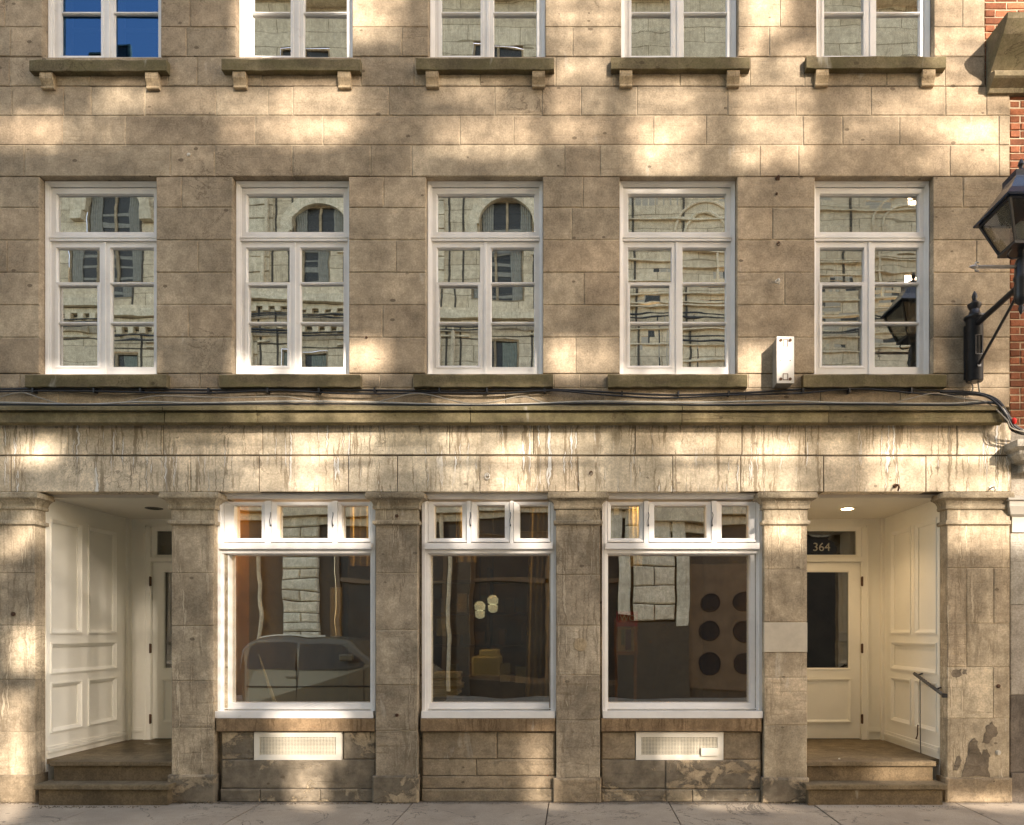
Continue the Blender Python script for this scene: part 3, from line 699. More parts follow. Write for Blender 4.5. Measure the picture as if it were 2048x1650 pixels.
# ------------------------------------------------------------------ iron hooks, bolts, studs in the wall
HG = 'iron fixings in the stone wall'
def hook(px, py, label, y=0.0, kind='hook', mat='rust', s=1.0):
    h = MB(); X, Z = wx(px,y), wz(py,y)
    if kind == 'hook':
        h.disc((X,y+.005,Z), .018*s, (0,-1,0), .012, 10)
        h.tube(spline([(X,y,Z),(X,y-.045*s,Z),(X+.004,y-.062*s,Z-.02*s),(X+.004,y-.045*s,Z-.045*s)]), .008*s, 6)
    elif kind == 'ring':
        h.tube([(X+.022*s*math.cos(a*.5236), y-.016, Z+.028*s*math.sin(a*.5236)) for a in range(13)], .005*s, 6); h.disc((X,y+.005,Z+.01), .010*s, (0,-1,0), .025, 8)
    else:
        h.lathe((0,0,0), [(.0,0)], 4) if False else None
        h.disc((X,y+.004,Z), .016*s, (0,-1,0), .014, 12); h.disc((X,y-.010,Z), .010*s, (0,-1,0), .008, 10)
    o = h.build({'hook':'wall_hook','ring':'wall_ring','bolt':'wall_bolt'}[kind], M[mat]); tag(o, label, kind, HG); return o
M['pale_metal'] = plain('pale_metal', (.62,.58,.50), .45, .2)
hook(1554, 357, 'rusty iron hook at the top of the pier beside the second window from the right', kind='hook')
hook(1553, 388, 'small rusty stud just below the iron hook on the upper pier', kind='bolt', s=.7)
hook(1556, 489, 'small iron ring halfway up the pier with the metal box', kind='ring', s=.7)
hook(1554, 563, 'pale metal eye bolt above the white metal box', kind='hook', mat='pale_metal', s=1.1)
hook(378, 310, 'white bolt head in the stone above the gap between the two leftmost windows', kind='bolt', mat='pale_metal')
hook(733, 675, 'small rusty stud right of the second window near its sill', kind='bolt', s=.7)
hook(975, 953, 'pale ring fixing on the frieze above the middle shop window', y=-.022, kind='ring', mat='pale_metal', s=1.0)
hook(1182, 947, 'small dark ring on the frieze right of the middle shop window', y=-.022, kind='ring', s=.7)
hook(1790, 972, 'iron hook on the frieze above the right doorway', y=-.022, kind='hook', s=1.2)
hook(1982, 976, 'pale hook on the frieze above the end pilaster capital', y=-.022, kind='hook', mat='pale_metal', s=1.1)
hook(794, 1430, 'dark bolt low on the pilaster left of the middle shop window', y=-.02, kind='bolt')
hook(1996, 1505, 'round pale bolt low on the end pilaster', y=-.02, kind='bolt', mat='pale_metal', s=1.5)
hook(1996, 1372, 'dark bolt halfway up the end pilaster', y=-.02, kind='bolt', s=1.2)
hook(794, 1032, 'dark bolt in the neck of the pilaster left of the middle shop window', y=-.02, kind='bolt', s=1.0)
hook(27, 1228, 'dark bolt halfway up the leftmost pilaster', y=-.02, kind='bolt', s=1.3)

# white metal box on the pier
X0, X1, Z0, Z1, p = wx(1554,-.16), wx(1587,-.16), wz(766,-.16), wz(674,-.16), -.16
t = thing('metal_box', 'white metal junction box with rusty bolts on the stone pier', 'box', ((X0+X1)/2, 0, Z0))
M['box_white'] = paint('box_paint', (.66,.62,.55), .4, .14); M['box_side'] = paint('box_side_paint', (.30,.27,.22), .6, .4)
q = MB(); q.box(X0, X1, p, .0-.001, Z0, Z1); q.build('case', M['box_side'], t, bevel=.003)
q = MB(); q.box(X0-.004, X1+.004, p-.006, p-.001, Z0-.004, Z1+.004); q.build('front_plate', M['box_white'], t, bevel=.002)
for sx in (X0+.033, X1-.033):
    for z in (Z1-.032, Z0+.034):
        q = MB(); q.disc((sx,p-.005,z), .014, (0,-1,0), .007, 12); q.build('bolt', M['rust'], t)
    q = MB(); q.disc((sx,p-.0055,(Z0+Z1)/2-.008), .006, (0,-1,0), .0015, 10); q.build('screw_hole', M['void'], t)
q = MB(); xm = (X0+X1)/2; q.ring(xm-.022, xm+.022, Z1-.09, Z1-.025, .004, .004, .004, .0005, p-.009, p-.005); q.build('slot', M['rust'], t)
q = MB(); q.ring(xm-.024, xm+.024, Z0+.025, Z0+.085, .005, .005, .005, .005, p-.010, p-.005); q.build('latch', M['rust'], t)

# ------------------------------------------------------------------ cables above the cornice
def cable(pts, r_, mat, label, n=6):
    b_ = MB(); P = spline([(wx(x,y), y, wz(z,y)) for x, z, y in pts], n); b_.tube(P, r_, 6)
    return tag(b_.build('cable', mat, None, True), label, 'cable', 'cables strung along the cornice')
M['cable_black'] = plain('black_cable', (.014,.013,.012), .5); M['cable_grey'] = plain('grey_cable', (.25,.22,.17), .5); M['cable_white'] = plain('pale_conduit', (.36,.35,.30), .4); M['cable_brown'] = plain('brown_cable', (.12,.09,.055), .6)
c1 = [(-200,778,-.03),(0,778,-.03),(150,777,-.03),(330,779,-.03),(436,780,-.03),(560,778,-.03),(700,780,-.03),(880,782,-.03),(1000,779,-.03),(1105,779,-.035),(1207,784,-.04),(1330,790,-.045),(1463,787,-.04),(1600,779,-.03),(1720,776,-.03),(1860,781,-.04),(1950,785,-.07),(1995,800,-.11),(2018,832,-.17),(2032,852,-.17),(2075,866,-.12),(2200,872,-.1)]
cable(c1, .010, M['cable_black'], 'thick black cable running just below the second row of sills')
cable([(x, z+5+3*math.sin(x*.021), y-.02) for x, z, y in c1], .008, M['cable_black'], 'thinner black cable sagging against the thick black one under the sills')
cable([(-200,805,-.1),(0,805,-.1),(160,809,-.1),(280,804,-.1),(400,806,-.1),(560,803,-.1),(720,804,-.1),(900,809,-.1),(1050,808,-.1),(1180,803,-.1),(1380,805,-.1),(1550,802,-.1),(1700,806,-.1),(1900,807,-.1),(1975,803,-.12),(2006,818,-.185),(2024,848,-.185),(2060,862,-.14),(2200,868,-.1)], .008, M['cable_white'], 'pale conduit lying along the top edge of the cornice')
cable([(-200,809,-.13),(0,809,-.13),(240,810,-.13),(480,808,-.13),(720,808,-.13),(950,811,-.13),(1180,807,-.13),(1420,810,-.13),(1650,808,-.13),(1900,810,-.13),(1985,806,-.15),(2010,826,-.20),(2030,858,-.20),(2075,872,-.15),(2200,876,-.1)], .009, M['cable_black'], 'black cable in front of the pale conduit along the cornice edge')
cable([(-60,800,-.07),(0,794,-.06),(42,785,-.05),(80,796,-.07),(115,806,-.09),(170,809,-.11),(240,806,-.1),(290,795,-.07),(330,792,-.06),(450,795,-.06),(560,793,-.06),(600,798,-.07),(650,807,-.1),(730,808,-.1),(780,798,-.08),(822,788,-.06),(860,790,-.06),(930,806,-.1),(985,804,-.1),(1045,793,-.07),(1095,806,-.1),(1200,810,-.12),(1500,808,-.12),(1750,809,-.12),(1820,797,-.09),(1868,787,-.07),(1920,796,-.09),(1975,806,-.13),(2012,838,-.21),(2040,862,-.2),(2200,880,-.12)], .006, M['cable_grey'], 'light grey cable rising and dipping in loose waves above the cornice')
cable([(100,780,-.02),(170,787,-.03),(250,790,-.03),(310,785,-.02),(340,779,-.02)], .006, M['cable_brown'], 'short brown cable sagging below the leftmost sill')
cable([(830,783,-.02),(920,789,-.03),(1010,787,-.03),(1080,782,-.02)], .006, M['cable_brown'], 'short brown cable sagging below the middle sill')
cable([(1880,784,-.06),(1960,789,-.1),(1999,812,-.18),(2016,845,-.19),(2045,868,-.17),(2200,884,-.1)], .011, M['cable_black'], 'black cable bending down round the end of the cornice')
cable([(1940,762,-.1),(1946,775,-.08),(1940,788,-.06),(1925,790,-.06)], .008, M['cable_grey'], 'grey wire hanging from the foot of the lamp column, left one')
cable([(1956,762,-.1),(1958,776,-.09),(1962,790,-.07),(1975,793,-.08)], .008, M['cable_grey'], 'grey wire hanging from the foot of the lamp column, right one')
q = MB(); yv = -.2; q.lathe((wx(2028,yv), yv, wz(842,yv)), [(.008,-.03),(.022,-.012),(.024,.012),(.010,.03)], 10)
M['red'] = plain('red_plastic', (.65,.02,.015), .4); tag(q.build('red_plug', M['red'], None, True), 'small red plastic plug on the cables beside the brick', 'plug')
for px in list(range(50, 1900, 118)):
    q = MB(); y = -.05; px += random.randint(-25, 25); zz = 781 if px < 1150 else 787 if px < 1500 else 781
    q.box(wx(px,y)-.008, wx(px,y)+.008, -.06, 0, wz(zz+4,y), wz(zz-5,y)); tag(q.build('cable_clip', M['iron']), 'dark cable clip pinning a black cable to the stone', 'clip', 'clips along the cables')

# ------------------------------------------------------------------ wall lantern
LX, LY = 3.715, -.82
t = thing('wall_lantern', 'black iron street lantern on a bracket arm, leaning out from the stone wall', 'street lamp', (LX, -.09, 3.9))
q = MB(); q.lathe((LX,-.10,0), [(.066,3.93),(.074,3.94),(.074,4.50),(.078,4.505),(.092,4.52),(.092,4.535),(.06,4.55),(.045,4.58),(.04,4.60),(.06,4.635),(.062,4.65),(.035,4.67),(.018,4.69),(.026,4.72),(.02,4.745),(.004,4.775)], 20)
q.build('column', M['iron'], t, True)
q = MB(); q.box(LX-.05, LX+.05, -.03, 0, 3.98, 4.48); q.build('wall_plate', M['iron'], t)
q = MB(); q.ring(LX-.032, LX+.032, 4.16, 4.34, .006, .006, .006, .006, -.180, -.165); q.build('access_door', M['iron'], t)
q = MB(); q.tube([(LX,-.14,4.45),(LX,LY+.03,4.50)], .026, 10); q.build('arm', M['iron'], t, True)
q = MB(); q.tube([(LX,-.16,4.06),(LX,LY+.03,4.45)], .013, 8); q.disc((LX,-.165,4.06), .018, (0,-1,0), .02, 10); q.build('brace', M['iron'], t, True)
q = MB(); q.lathe((LX,LY,0), [(.004,4.25),(.014,4.27),(.022,4.30),(.014,4.325),(.035,4.345),(.05,4.37),(.055,4.40),(.050,4.52),(.058,4.54),(.058,4.56),(.05,4.58),(.048,4.68),(.03,4.72),(.022,4.76),(.03,4.785)], 18); q.build('stem', M['iron'], t, True)
q = MB()
for sg in (-1, 1):
    q.tube([(LX,LY,4.646),(LX+sg*.36,LY,4.646)], .0145, 8)
    c_ = LX+sg*.36
    q.tube([(c_,LY,4.646),(c_+sg*.02,LY,4.646),(c_+sg*.045,LY,4.646),(c_+sg*.075,LY,4.646)], [.012,.02,.016,.002], 8)
    for s2 in (-1, 1): q.tube(spline([(c_,LY,4.646),(c_+sg*.02,LY,4.646+s2*.02),(c_+sg*.015,LY,4.646+s2*.036),(c_-sg*.01,LY,4.646+s2*.034)]), .006, 6)
M['steel'] = plain('worn_steel_bar', (.42,.40,.38), .3, .8)
q.build('ladder_bar', M['steel'], t, True)
lh = MB(); zb, zt, rb, rt = 4.80, 5.10, .115, .222
lh.lathe((LX,LY,0), [(rb+.012,zb-.02),(rb+.012,zb)], sq=4); lh.ring
lhO = lh.build('lantern_base', M['iron'], t)
fr = MB()
for sx in (-1,1):
    for sy in (-1,1): fr.tube([(LX+sx*rb,LY+sy*rb,zb),(LX+sx*rt,LY+sy*rt,zt)], .012, 4)
for (r_, z) in ((rb,zb+.006),(rt,zt)):
    c4 = [(LX-r_,LY-r_,z),(LX+r_,LY-r_,z),(LX+r_,LY+r_,z),(LX-r_,LY+r_,z),(LX-r_,LY-r_,z)]
    for a, c_ in zip(c4, c4[1:]): fr.tube([a,c_], .012, 4)
fr.build('lantern_frame', M['iron'], t)
rf = MB(); rf.lathe((LX,LY,0), [(rt+.035,zt+.005),(rt+.04,zt+.02),(rt-.03,zt+.105),(.105,zt+.235),(.10,zt+.25),(.10,zt+.30),(.07,zt+.315),(.045,zt+.335)], sq=4)
rf.build('lantern_roof', M['roof_iron'] if 'roof_iron' in M else M.setdefault('roof_iron', plain('glossy_black_roof', (.012,.024,.05), .2, .0, .2, 20)), t)
q = MB(); q.lathe((LX,LY,zt+.33), [(.03,0),(.038,.012),(.016,.03),(.014,.045),(.026,.065),(.022,.085),(.003,.115)], 14); q.build('finial', M['iron'], t, True)
M['lantern_glass'] = glass('dusty_lantern_glass', .10, (.74,.72,.68), .2, 6, .05)
for dx, dy in ((-1,0),(1,0),(0,-1),(0,1)):
    g = MB(); r0, r1 = rb-.004, rt-.004
    if dx: pts = [(LX+dx*r0,LY-r0,zb+.01),(LX+dx*r0,LY+r0,zb+.01),(LX+dx*r1,LY+r1,zt),(LX+dx*r1,LY-r1,zt)]
    else: pts = [(LX-r0,LY+dy*r0,zb+.01),(LX+r0,LY+dy*r0,zb+.01),(LX+r1,LY+dy*r1,zt),(LX-r1,LY+dy*r1,zt)]
    g.prism(pts, (-dx*.003,-dy*.003,0)); g.build('glass_pane', M['lantern_glass'], t)
M['bulb'] = plain('frosted_bulb', (.75,.74,.70), .3, var=.05)
q = MB(); q.lathe((LX,LY,0), [(.03,zb),(.03,zb+.05),(.022,zb+.055),(.045,zb+.10),(.055,zb+.15),(.04,zb+.20),(.01,zb+.225)], 14); q.build('bulb', M['bulb'], t, True)
q = MB(); q.tube(spline([(LX-.10,LY-.03,zb-.02),(LX-.13,LY-.03,zb-.07),(LX-.10,LY-.03,zb-.10),(LX-.03,LY-.02,zb-.09)]), .007, 6); q.build('wire_loop', M['iron'], t, True)

# ------------------------------------------------------------------ handrail in the right doorway
t = thing('handrail', 'twisted iron handrail slanting down the panelled wall of the right doorway', 'handrail', (3.40, .5, 1.1))
A_, B_ = Vector((3.44,.52,1.185)), Vector((3.45,-.06,1.014))
q = MB(); n = 60; dirv = (B_-A_); a = Vector((1,0,0)); up = dirv.cross(a).normalized(); vs_ = []
for i in range(n+1):
    g = i/n*math.pi*7; p0 = A_ + dirv*(i/n)
    for k in range(4): vs_.append(tuple(p0 + (a*math.cos(g+k*math.pi/2) + up*math.sin(g+k*math.pi/2))*.019))
q.add(vs_, [(i*4+k, i*4+(k+1)%4, i*4+4+(k+1)%4, i*4+4+k) for i in range(n) for k in range(4)] + [(3,2,1,0),(n*4,n*4+1,n*4+2,n*4+3)])
M['rail'] = plain('grey_twisted_iron', (.10,.088,.07), .5, .3)
q.build('twisted_bar', M['rail'], t)
q = MB(); q.box(B_.x-.02, B_.x+.02, B_.y-.03, B_.y+.005, B_.z-.022, B_.z+.018); q.build('end_cap', M['iron'], t)
for f_ in (.1, .75):
    q = MB(); p0 = A_ + dirv*f_; q.tube([tuple(p0),(3.495,p0.y,p0.z+.02)], .008, 6); q.build('bracket', M['iron'], t)
q = MB(); q.tube(spline([(3.44,.40,1.16),(3.442,.40,.95),(3.438,.39,.6),(3.44,.38,.40)]), .0045, 6); tag(q.build('cord', M['cable_black'], None, True), 'thin dark cord hanging from the twisted handrail to the step', 'cord')
q = MB(); q.tube(spline([(3.47,.50,.655),(3.46,.49,.665),(3.455,.48,.64),(3.46,.50,.56),(3.455,.52,.525),(3.45,.49,.53)]), .006, 6); tag(q.build('door_hook', M['rust'], None, True), 'small rusty door hook on the skirting of the right doorway', 'hook')
# round mark of old fixing on a pilaster
q = MB(); q.lathe((0,0,0), [(.062,0),(.064,.002),(.058,.004)], 18); q.T = None
o = q.build('fixing_mark', M['corbel'], B); o.data.transform(Matrix.Translation((wx(1160,-.02), -.0195, wz(1289,-.02))) @ Matrix.Rotation(R(90), 4, 'X'))
# small rubbish
q = MB(); q.add([(-.01,-.008,0),(.012,-.006,0),(.010,.009,0),(-.009,.008,0),(.0,.0,.012)], [(0,1,4),(1,2,4),(2,3,4),(3,0,4),(3,2,1,0)])
o = q.build('paper_scrap', M['pale_metal']); o.location = (wx(1680,.1), .12, FZ+.001); tag(o, 'tiny white paper scrap on the right doorway floor', 'scrap')
q = MB(); v1 = wx(1436,.0); q.block(wx(1402,.01), v1, wz(1512,.01), wz(1496,.01), .004, .019, .002, .001, 0)
tag(q.build('vent_tag', M['vent_white']), 'small white cover plate fixed on the right vent grille', 'plate')

# ------------------------------------------------------------------ neighbour on the right
NB = thing('brick_building', 'red brick house with stone bracket and grey painted ground floor', 'building', (6, .3, 0))
M['brick'] = stone('red_brick', (.29,.105,.055), var=.38, blotch=.25, bedding=0, pits=.25, bump=.6, cracks=0, seed=20)
M['brick_mortar'] = plain('brick_mortar', (.46,.37,.26), .95, var=.2, s=20)
q = MB(); ch = .0715; z = 3.42; row = 0
while z < 9.2:
    x = (3.876 if z > 6.72 else 4.112) ; first = True
    while x < 8.5:
        l = .21 if not first else (.21 if row % 2 else .10)
        if row % 6 == 5: l = .10
        q.block(x+.006, x+l-.004, z+.005, z+ch-.006, .018+random.uniform(-.004,.004), .12, .005, .003, .003); x += l; first = False
    z += ch; row += 1
q.mi = 1; q.box(4.115, 8.5, .026, .3, 3.42, 6.73); q.box(3.879, 8.5, .026, .3, 6.73, 9.2)
q.build('brick_wall', [M['brick'], M['brick_mortar']], NB)
M['hood'] = stone('dark_hood_stone', (.19,.155,.10), var=.05, blotch=.3, bedding=.15, moss=.35, pits=.4, bump=.7, seed=21)
M['hood_end'] = M['hood']
q = MB()
prof = [(.02,7.20),(-.05,7.19),(-.325,7.175),(-.345,7.165),(-.335,7.12),(-.27,7.03),(-.15,6.92),(-.075,6.84),(-.075,6.825),(-.125,6.81),(-.135,6.79),(-.135,6.755),(-.12,6.742),(-.05,6.70),(-.03,6.67),(.02,6.67)]
q.prism_x(prof, 3.885, 4.9); q.build('stone_bracket', M['hood'], NB)
q = MB(); q.box(3.875, 4.10, .004, .2, wz(200), wz(174)); q.build('bracket_stone', M['ashlar'], NB)
M['grey_paint'] = stone('grey_painted_stone', (.36,.335,.29), var=.07, blotch=.18, bedding=.05, drip=.25, pits=.4, bump=.45, seed=22)
M['grey_dark'] = stone('grey_plinth', (.15,.13,.11), var=.07, blotch=.25, bedding=.05, drip=.3, pits=.4, bump=.5, seed=23)
q = MB(); X = wx(2020)
for y0, y1, mi in [(862,905,0),(905,995,0),(1065,1210,0),(1210,1390,0),(1390,1545,1),(1545,1605,1)]:
    q.mi = mi
    for a, c_ in ((X, X+.18),(X+.184, X+1.2),(X+1.2, X+4)):
        if mi == 0 and a > X+.1 or True: q.block(a+.001, c_-.001, wz(y1)+.002, wz(y0)-.002, -.005 if y0 < 1540 else -.02, .2, .005)
q.mi = 0; q.box(X+.01, X+4, .01, .19, 0, 3.5)
q.build('ground_floor_wall', [M['grey_paint'], M['grey_dark']], NB)
M['grey_white'] = paint('pale_grey_paint', (.43,.40,.34), .6, .15)
q = MB(); e = wx(2030,-.2)
q.mitre([(.10,3.10),(.10,3.17),(.16,3.19),(.20,3.24),(.20,3.27),(.24,3.30),(.24,3.36),(.02,3.43)], e+.24, 8, 0, True, False)
q.build('shop_cornice', M['grey_paint'], NB)
q = MB(); e = wx(2026,-.1)
q.mitre([(.02,wz(1065)),(.02,wz(1035)),(.05,wz(1030)),(.08,wz(1015)),(.08,wz(1005)),(.10,wz(1003)),(.10,wz(997)),(.04,wz(993))], e+.06, 4.9, 0, True, True)
q.build('pilaster_cap', M['grey_white'], NB)

# ------------------------------------------------------------------ things seen inside
def drape(x0, x1, z0, z1, y, mat, label, n=9, amp=.03, skew=0.0):
    q = MB(); m_ = n*4; vs_ = []
    for i in range(m_+1):
        u = i/m_; x = x0+(x1-x0)*u; yy = y + amp*math.sin(u*n*2*math.pi + .5*math.sin(u*9)); 
        vs_ += [(x, yy, z1), (x+skew*(1-u*.5), yy*1.0+.004, z0), (x+skew*(1-u*.5), yy+.008, z0), (x, yy+.008, z1)]
    fs = [(i*4+k, i*4+(k+1)%4, i*4+4+(k+1)%4, i*4+4+k) for i in range(m_) for k in range(4)] + [(3,2,1,0),(m_*4,m_*4+1,m_*4+2,m_*4+3)]
    q.add(vs_, fs); return tag(q.build('curtain', mat, None, True), label, 'curtain', 'curtains behind the glass')
M['drape_green'] = plain('grey_green_curtain', (.20,.22,.18), .9); M['drape_white'] = plain('white_curtain', (.66,.63,.55), .9, var=.08); M['drape_cream'] = plain('cream_curtain', (.50,.42,.28), .9, var=.1)
z0, z1 = wz(760,.4), wz(640,.4)
drape(wx(630,.45), wx(700,.45), z0, z1, .45, M['drape_green'], 'grey green curtain behind the lower panes of the second window', 6)
drape(wx(985,.45), wx(1022,.45), z0, z1, .45, M['drape_green'], 'grey green curtain at the left of the right casement of the middle window', 4)
drape(wx(1058,.45), wx(1090,.45), z0, z1, .45, M['drape_green'], 'grey green curtain at the right edge of the middle window', 4)
drape(wx(120,.45), wx(150,.45), wz(750,.45), wz(390,.45), .45, M['drape_white'], 'long white curtain behind the left casement of the leftmost window', 4)
drape(wx(1668,.5), wx(1705,.5), wz(580,.5), wz(490,.5), .5, M['drape_white'], 'short white blind in the left casement of the rightmost window', 5, .015)
drape(wx(1788,.5), wx(1825,.5), wz(580,.5), wz(490,.5), .5, M['drape_white'], 'short white blind in the right casement of the rightmost window', 5, .015)
def blind(i, x0, x1, y0, y1, label):
    q = MB(); Y = .46; z = wz(y0, Y); zb_ = wz(y1, Y); k = 0
    while z > zb_:
        h = random.uniform(.035,.07); q.add([(wx(x0,Y),Y,z),(wx(x1,Y),Y,z),(wx(x1,Y),Y+.05,z-h),(wx(x0,Y),Y+.05,z-h),(wx(x0,Y),Y+.003,z+.002),(wx(x1,Y),Y+.003,z+.002),(wx(x1,Y),Y+.053,z-h+.002),(wx(x0,Y),Y+.053,z-h+.002)], [(0,1,2,3),(7,6,5,4),(0,4,5,1),(1,5,6,2),(2,6,7,3),(3,7,4,0)])
        z -= h + random.uniform(.04,.075)
    tag(q.build('window_blind', M['drape_white']), label, 'blind', 'slatted blinds behind the upper windows')
blind(1, 490, 692, 392, 568, 'white slatted blind behind the second window from the left')
blind(2, 868, 1076, 392, 566, 'white slatted blind behind the middle upper window')
blind(3, 1250, 1462, 390, 560, 'white slatted blind behind the second window from the right')
blind(4, 1636, 1846, 388, 480, 'white slatted blind behind the top light of the rightmost window')
# shop
drape(wx(1060,.5), wx(1100,.5), .95, 2.85, .5, M['drape_cream'], 'tall cream curtain at the right edge of the middle shop window', 4, .035, -.05)
drape(wx(915,1.0), wx(955,1.0), 2.35, 2.95, .9, M['drape_cream'], 'cream cloth hanging in the left top light of the middle shop window', 3, .03)
drape(wx(1258,.9), wx(1285,.9), 2.3, 2.95, .9, M['drape_white'], 'white cloth hanging in the left top light of the right shop window', 3, .03)
drape(wx(700,.8), wx(740,.8), 2.3, 2.95, .8, M['drape_cream'], 'cream cloth hanging in the right top light of the left shop window', 3, .03)
drape(wx(660,2), wx(684,2), 1.55, 2.15, 2.0, M['drape_white'], 'white curtain strip inside the left shop window', 5, .03)
M['orange'] = plain('orange_wood', (.55,.27,.07), .5, var=.12, s=5); M['paper'] = plain('white_paper', (.72,.70,.66), .8, var=.04); M['lantern_paper'] = plain('lit_paper', (.8,.8,.74), .8, emit=(.72,.9,1), es=.16); M['mint'] = plain('mint_plastic', (.76,.80,.64), .5, var=.05)
M['notice'] = plain('grey_notice', (.30,.28,.25), .8, var=.1, s=40); M['purple'] = plain('purple_print', (.16,.09,.32), .7); M['bluep'] = plain('pale_blue_print', (.35,.50,.58), .7)
# orange partition at the left of the left shop window
q = MB(); q.box(-3.54, -3.48, .5, .92, .43, 3.0); tag(q.build('partition', M['orange']), 'orange brown partition wall at the left edge of the left shop window', 'partition')
# display board with poster
yy = 3.4; bx0, bx1 = wx(1228,yy), wx(1275,yy); bz0, bz1 = wz(1310,yy), wz(1236,yy)
t = thing('display_board', 'orange framed display board with red poster inside the right shop window', 'display board', ((bx0+bx1)/2, yy, .43))
q = MB(); q.ring(bx0, bx1, bz0, bz1, .05, .05, .05, .05, yy, yy+.05); q.build('frame', M['orange'], t)
q = MB(); q.box(bx0+.05, bx1-.05, yy+.02, yy+.04, bz0+.05, bz1-.05); q.build('board', M['paper'], t)
q = MB(); q.box(bx0+.03, bx1, yy-.02, yy-.002, bz1-.12, bz1+.09); q.build('red_poster', M['red'], t)
q = MB(); q.box(bx0+.16, bx0+.24, yy+.006, yy+.018, bz0+.07, bz1-.16); q.build('purple_sheet', M['purple'], t)
q = MB(); q.box(bx0+.10, bx0+.15, yy+.006, yy+.018, bz0+.14, bz1-.16); q.build('blue_sheet', M['bluep'], t)
for sx in (bx0+.03, bx1-.03):
    q = MB(); q.box(sx-.02, sx+.02, yy+.01, yy+.04, .43, bz0); q.build('leg', M['orange'], t)
def lettering(body, size, x, y, z, mat, name, label, parent=None, extr=.002, sx=1):
    cu = bpy.data.curves.new(name, 'FONT'); cu.body = body; cu.size = size; cu.extrude = extr
    to = bpy.data.objects.new('tmp', cu); COL.objects.link(to); bpy.context.view_layer.update()
    me = bpy.data.meshes.new_from_object(to.evaluated_get(bpy.context.evaluated_depsgraph_get())); bpy.data.objects.remove(to)
    me.transform(Matrix.Translation((x,y,z)) @ Matrix.Rotation(R(90), 4, 'X') @ Matrix.Diagonal((sx,1,1,1)))
    me.materials.clear(); me.materials.append(mat); o = bpy.data.objects.new(name, me); COL.objects.link(o)
    if parent: attach(o, parent)
    return o
lettering('IWO', .12, bx0+.05, yy-.024, bz1-.04, M['paper'], 'poster_lettering', None, t)
# counter, printer, paper stack, glowing shapes standing in for bright reflections
t = thing('counter', 'dark counter inside the middle shop window', 'counter', (-1.2, .9, .43))
M['dark_wood'] = plain('dark_wood', (.07,.042,.022), .5)
q = MB(); q.box(-1.35,-.28,.68,1.25,1.10,1.14); q.build('counter_top', M['dark_wood'], t); q = MB(); q.box(-1.3,-.33,.74,1.2,.43,1.10); q.build('cabinet', M['dark_wood'], t)
def boxy(name, x0, x1, y0, y1, z0, z1, mat, label, cat):
    q = MB(); q.box(x0,x1,y0,y1,z0,z1); return tag(q.build(name, mat, None, False, .01), label, cat)
t = thing('printer', 'mint coloured office machine with tray on the counter', 'printer', (wx(970,.75),.95,1.14))
q = MB(); q.box(wx(943,.75),wx(998,.75),.75,1.15,1.141,1.35); q.build('body', M['mint'], t, False, .02); q = MB(); q.box(wx(957,.75),wx(994,.75),.8,1.1,1.352,1.42); q.build('lid', M['mint'], t, False, .015)
for k in range(9):
    q = MB(); zz = .95+.028*k; dx = random.uniform(-.02,.02); q.box(wx(868,.6)+dx, wx(918,.6)+dx+random.uniform(-.03,.03), .45, .72, zz, zz+.024)
    tag(q.build('folder', M['paper'] if k % 3 else M['drape_cream']), 'pale folder in the stack at the lower left of the middle shop window', 'folder', 'folders stacked in the shop window')
q = MB(); q.box(wx(860,.6)-.02, wx(925,.6)+.02, .42, .75, .43, .945); tag(q.build('side_table', M['dark_wood']), 'dark low cabinet carrying the stack of folders', 'cabinet')
for k, (px, py, lab) in enumerate([(960,1221,'white paper lantern, the left and lower of two in the middle shop window'),(986,1209,'pale paper lantern, the right and upper of two in the middle shop window')]):
    t = thing('paper_lantern', lab, 'lamp', (wx(px,1.2),1.2,wz(py,1.2)), 'paper lanterns in the shop')  # no lamps: bright reflections made as hanging, glowing shapes
    q = MB(); q.lathe((wx(px,1.2),1.2,wz(py,1.2)), [(.02,-.09),(.05,-.07),(.055,-.01),(.03,.0),(.055,.01),(.062,.06),(.03,.10)], 12); q.build('shade', M['lantern_paper'], t, True)
    q = MB(); q.tube([(wx(px,1.2),1.2,wz(py,1.2)+.1),(wx(px,1.2),1.2,3.0)], .004, 5); q.build('flex', M['iron'], t)
for k, (px0, py0, px1, py1, lb) in enumerate([(872,1237,899,1272,'grey paper notice at the left edge of the middle shop window'),(1000,1326,1020,1364,'left of the two paper notices low in the middle shop window'),(1031,1334,1052,1366,'right of the two paper notices low in the middle shop window'),(1228,1012,1238,1030,'small white card at the left of the right shop window top lights'),(1466,1012,1482,1030,'white card hanging at the right of the right shop window top lights')]):
    q = MB(); q.box(wx(px0,.3), wx(px1,.3), .30, .304, wz(py1,.3), wz(py0,.3)); tag(q.build('paper_notice', M['notice'] if k < 3 else M['paper']), lb, 'notice')
M['brown_box'] = plain('brown_carton', (.16,.10,.05), .8)
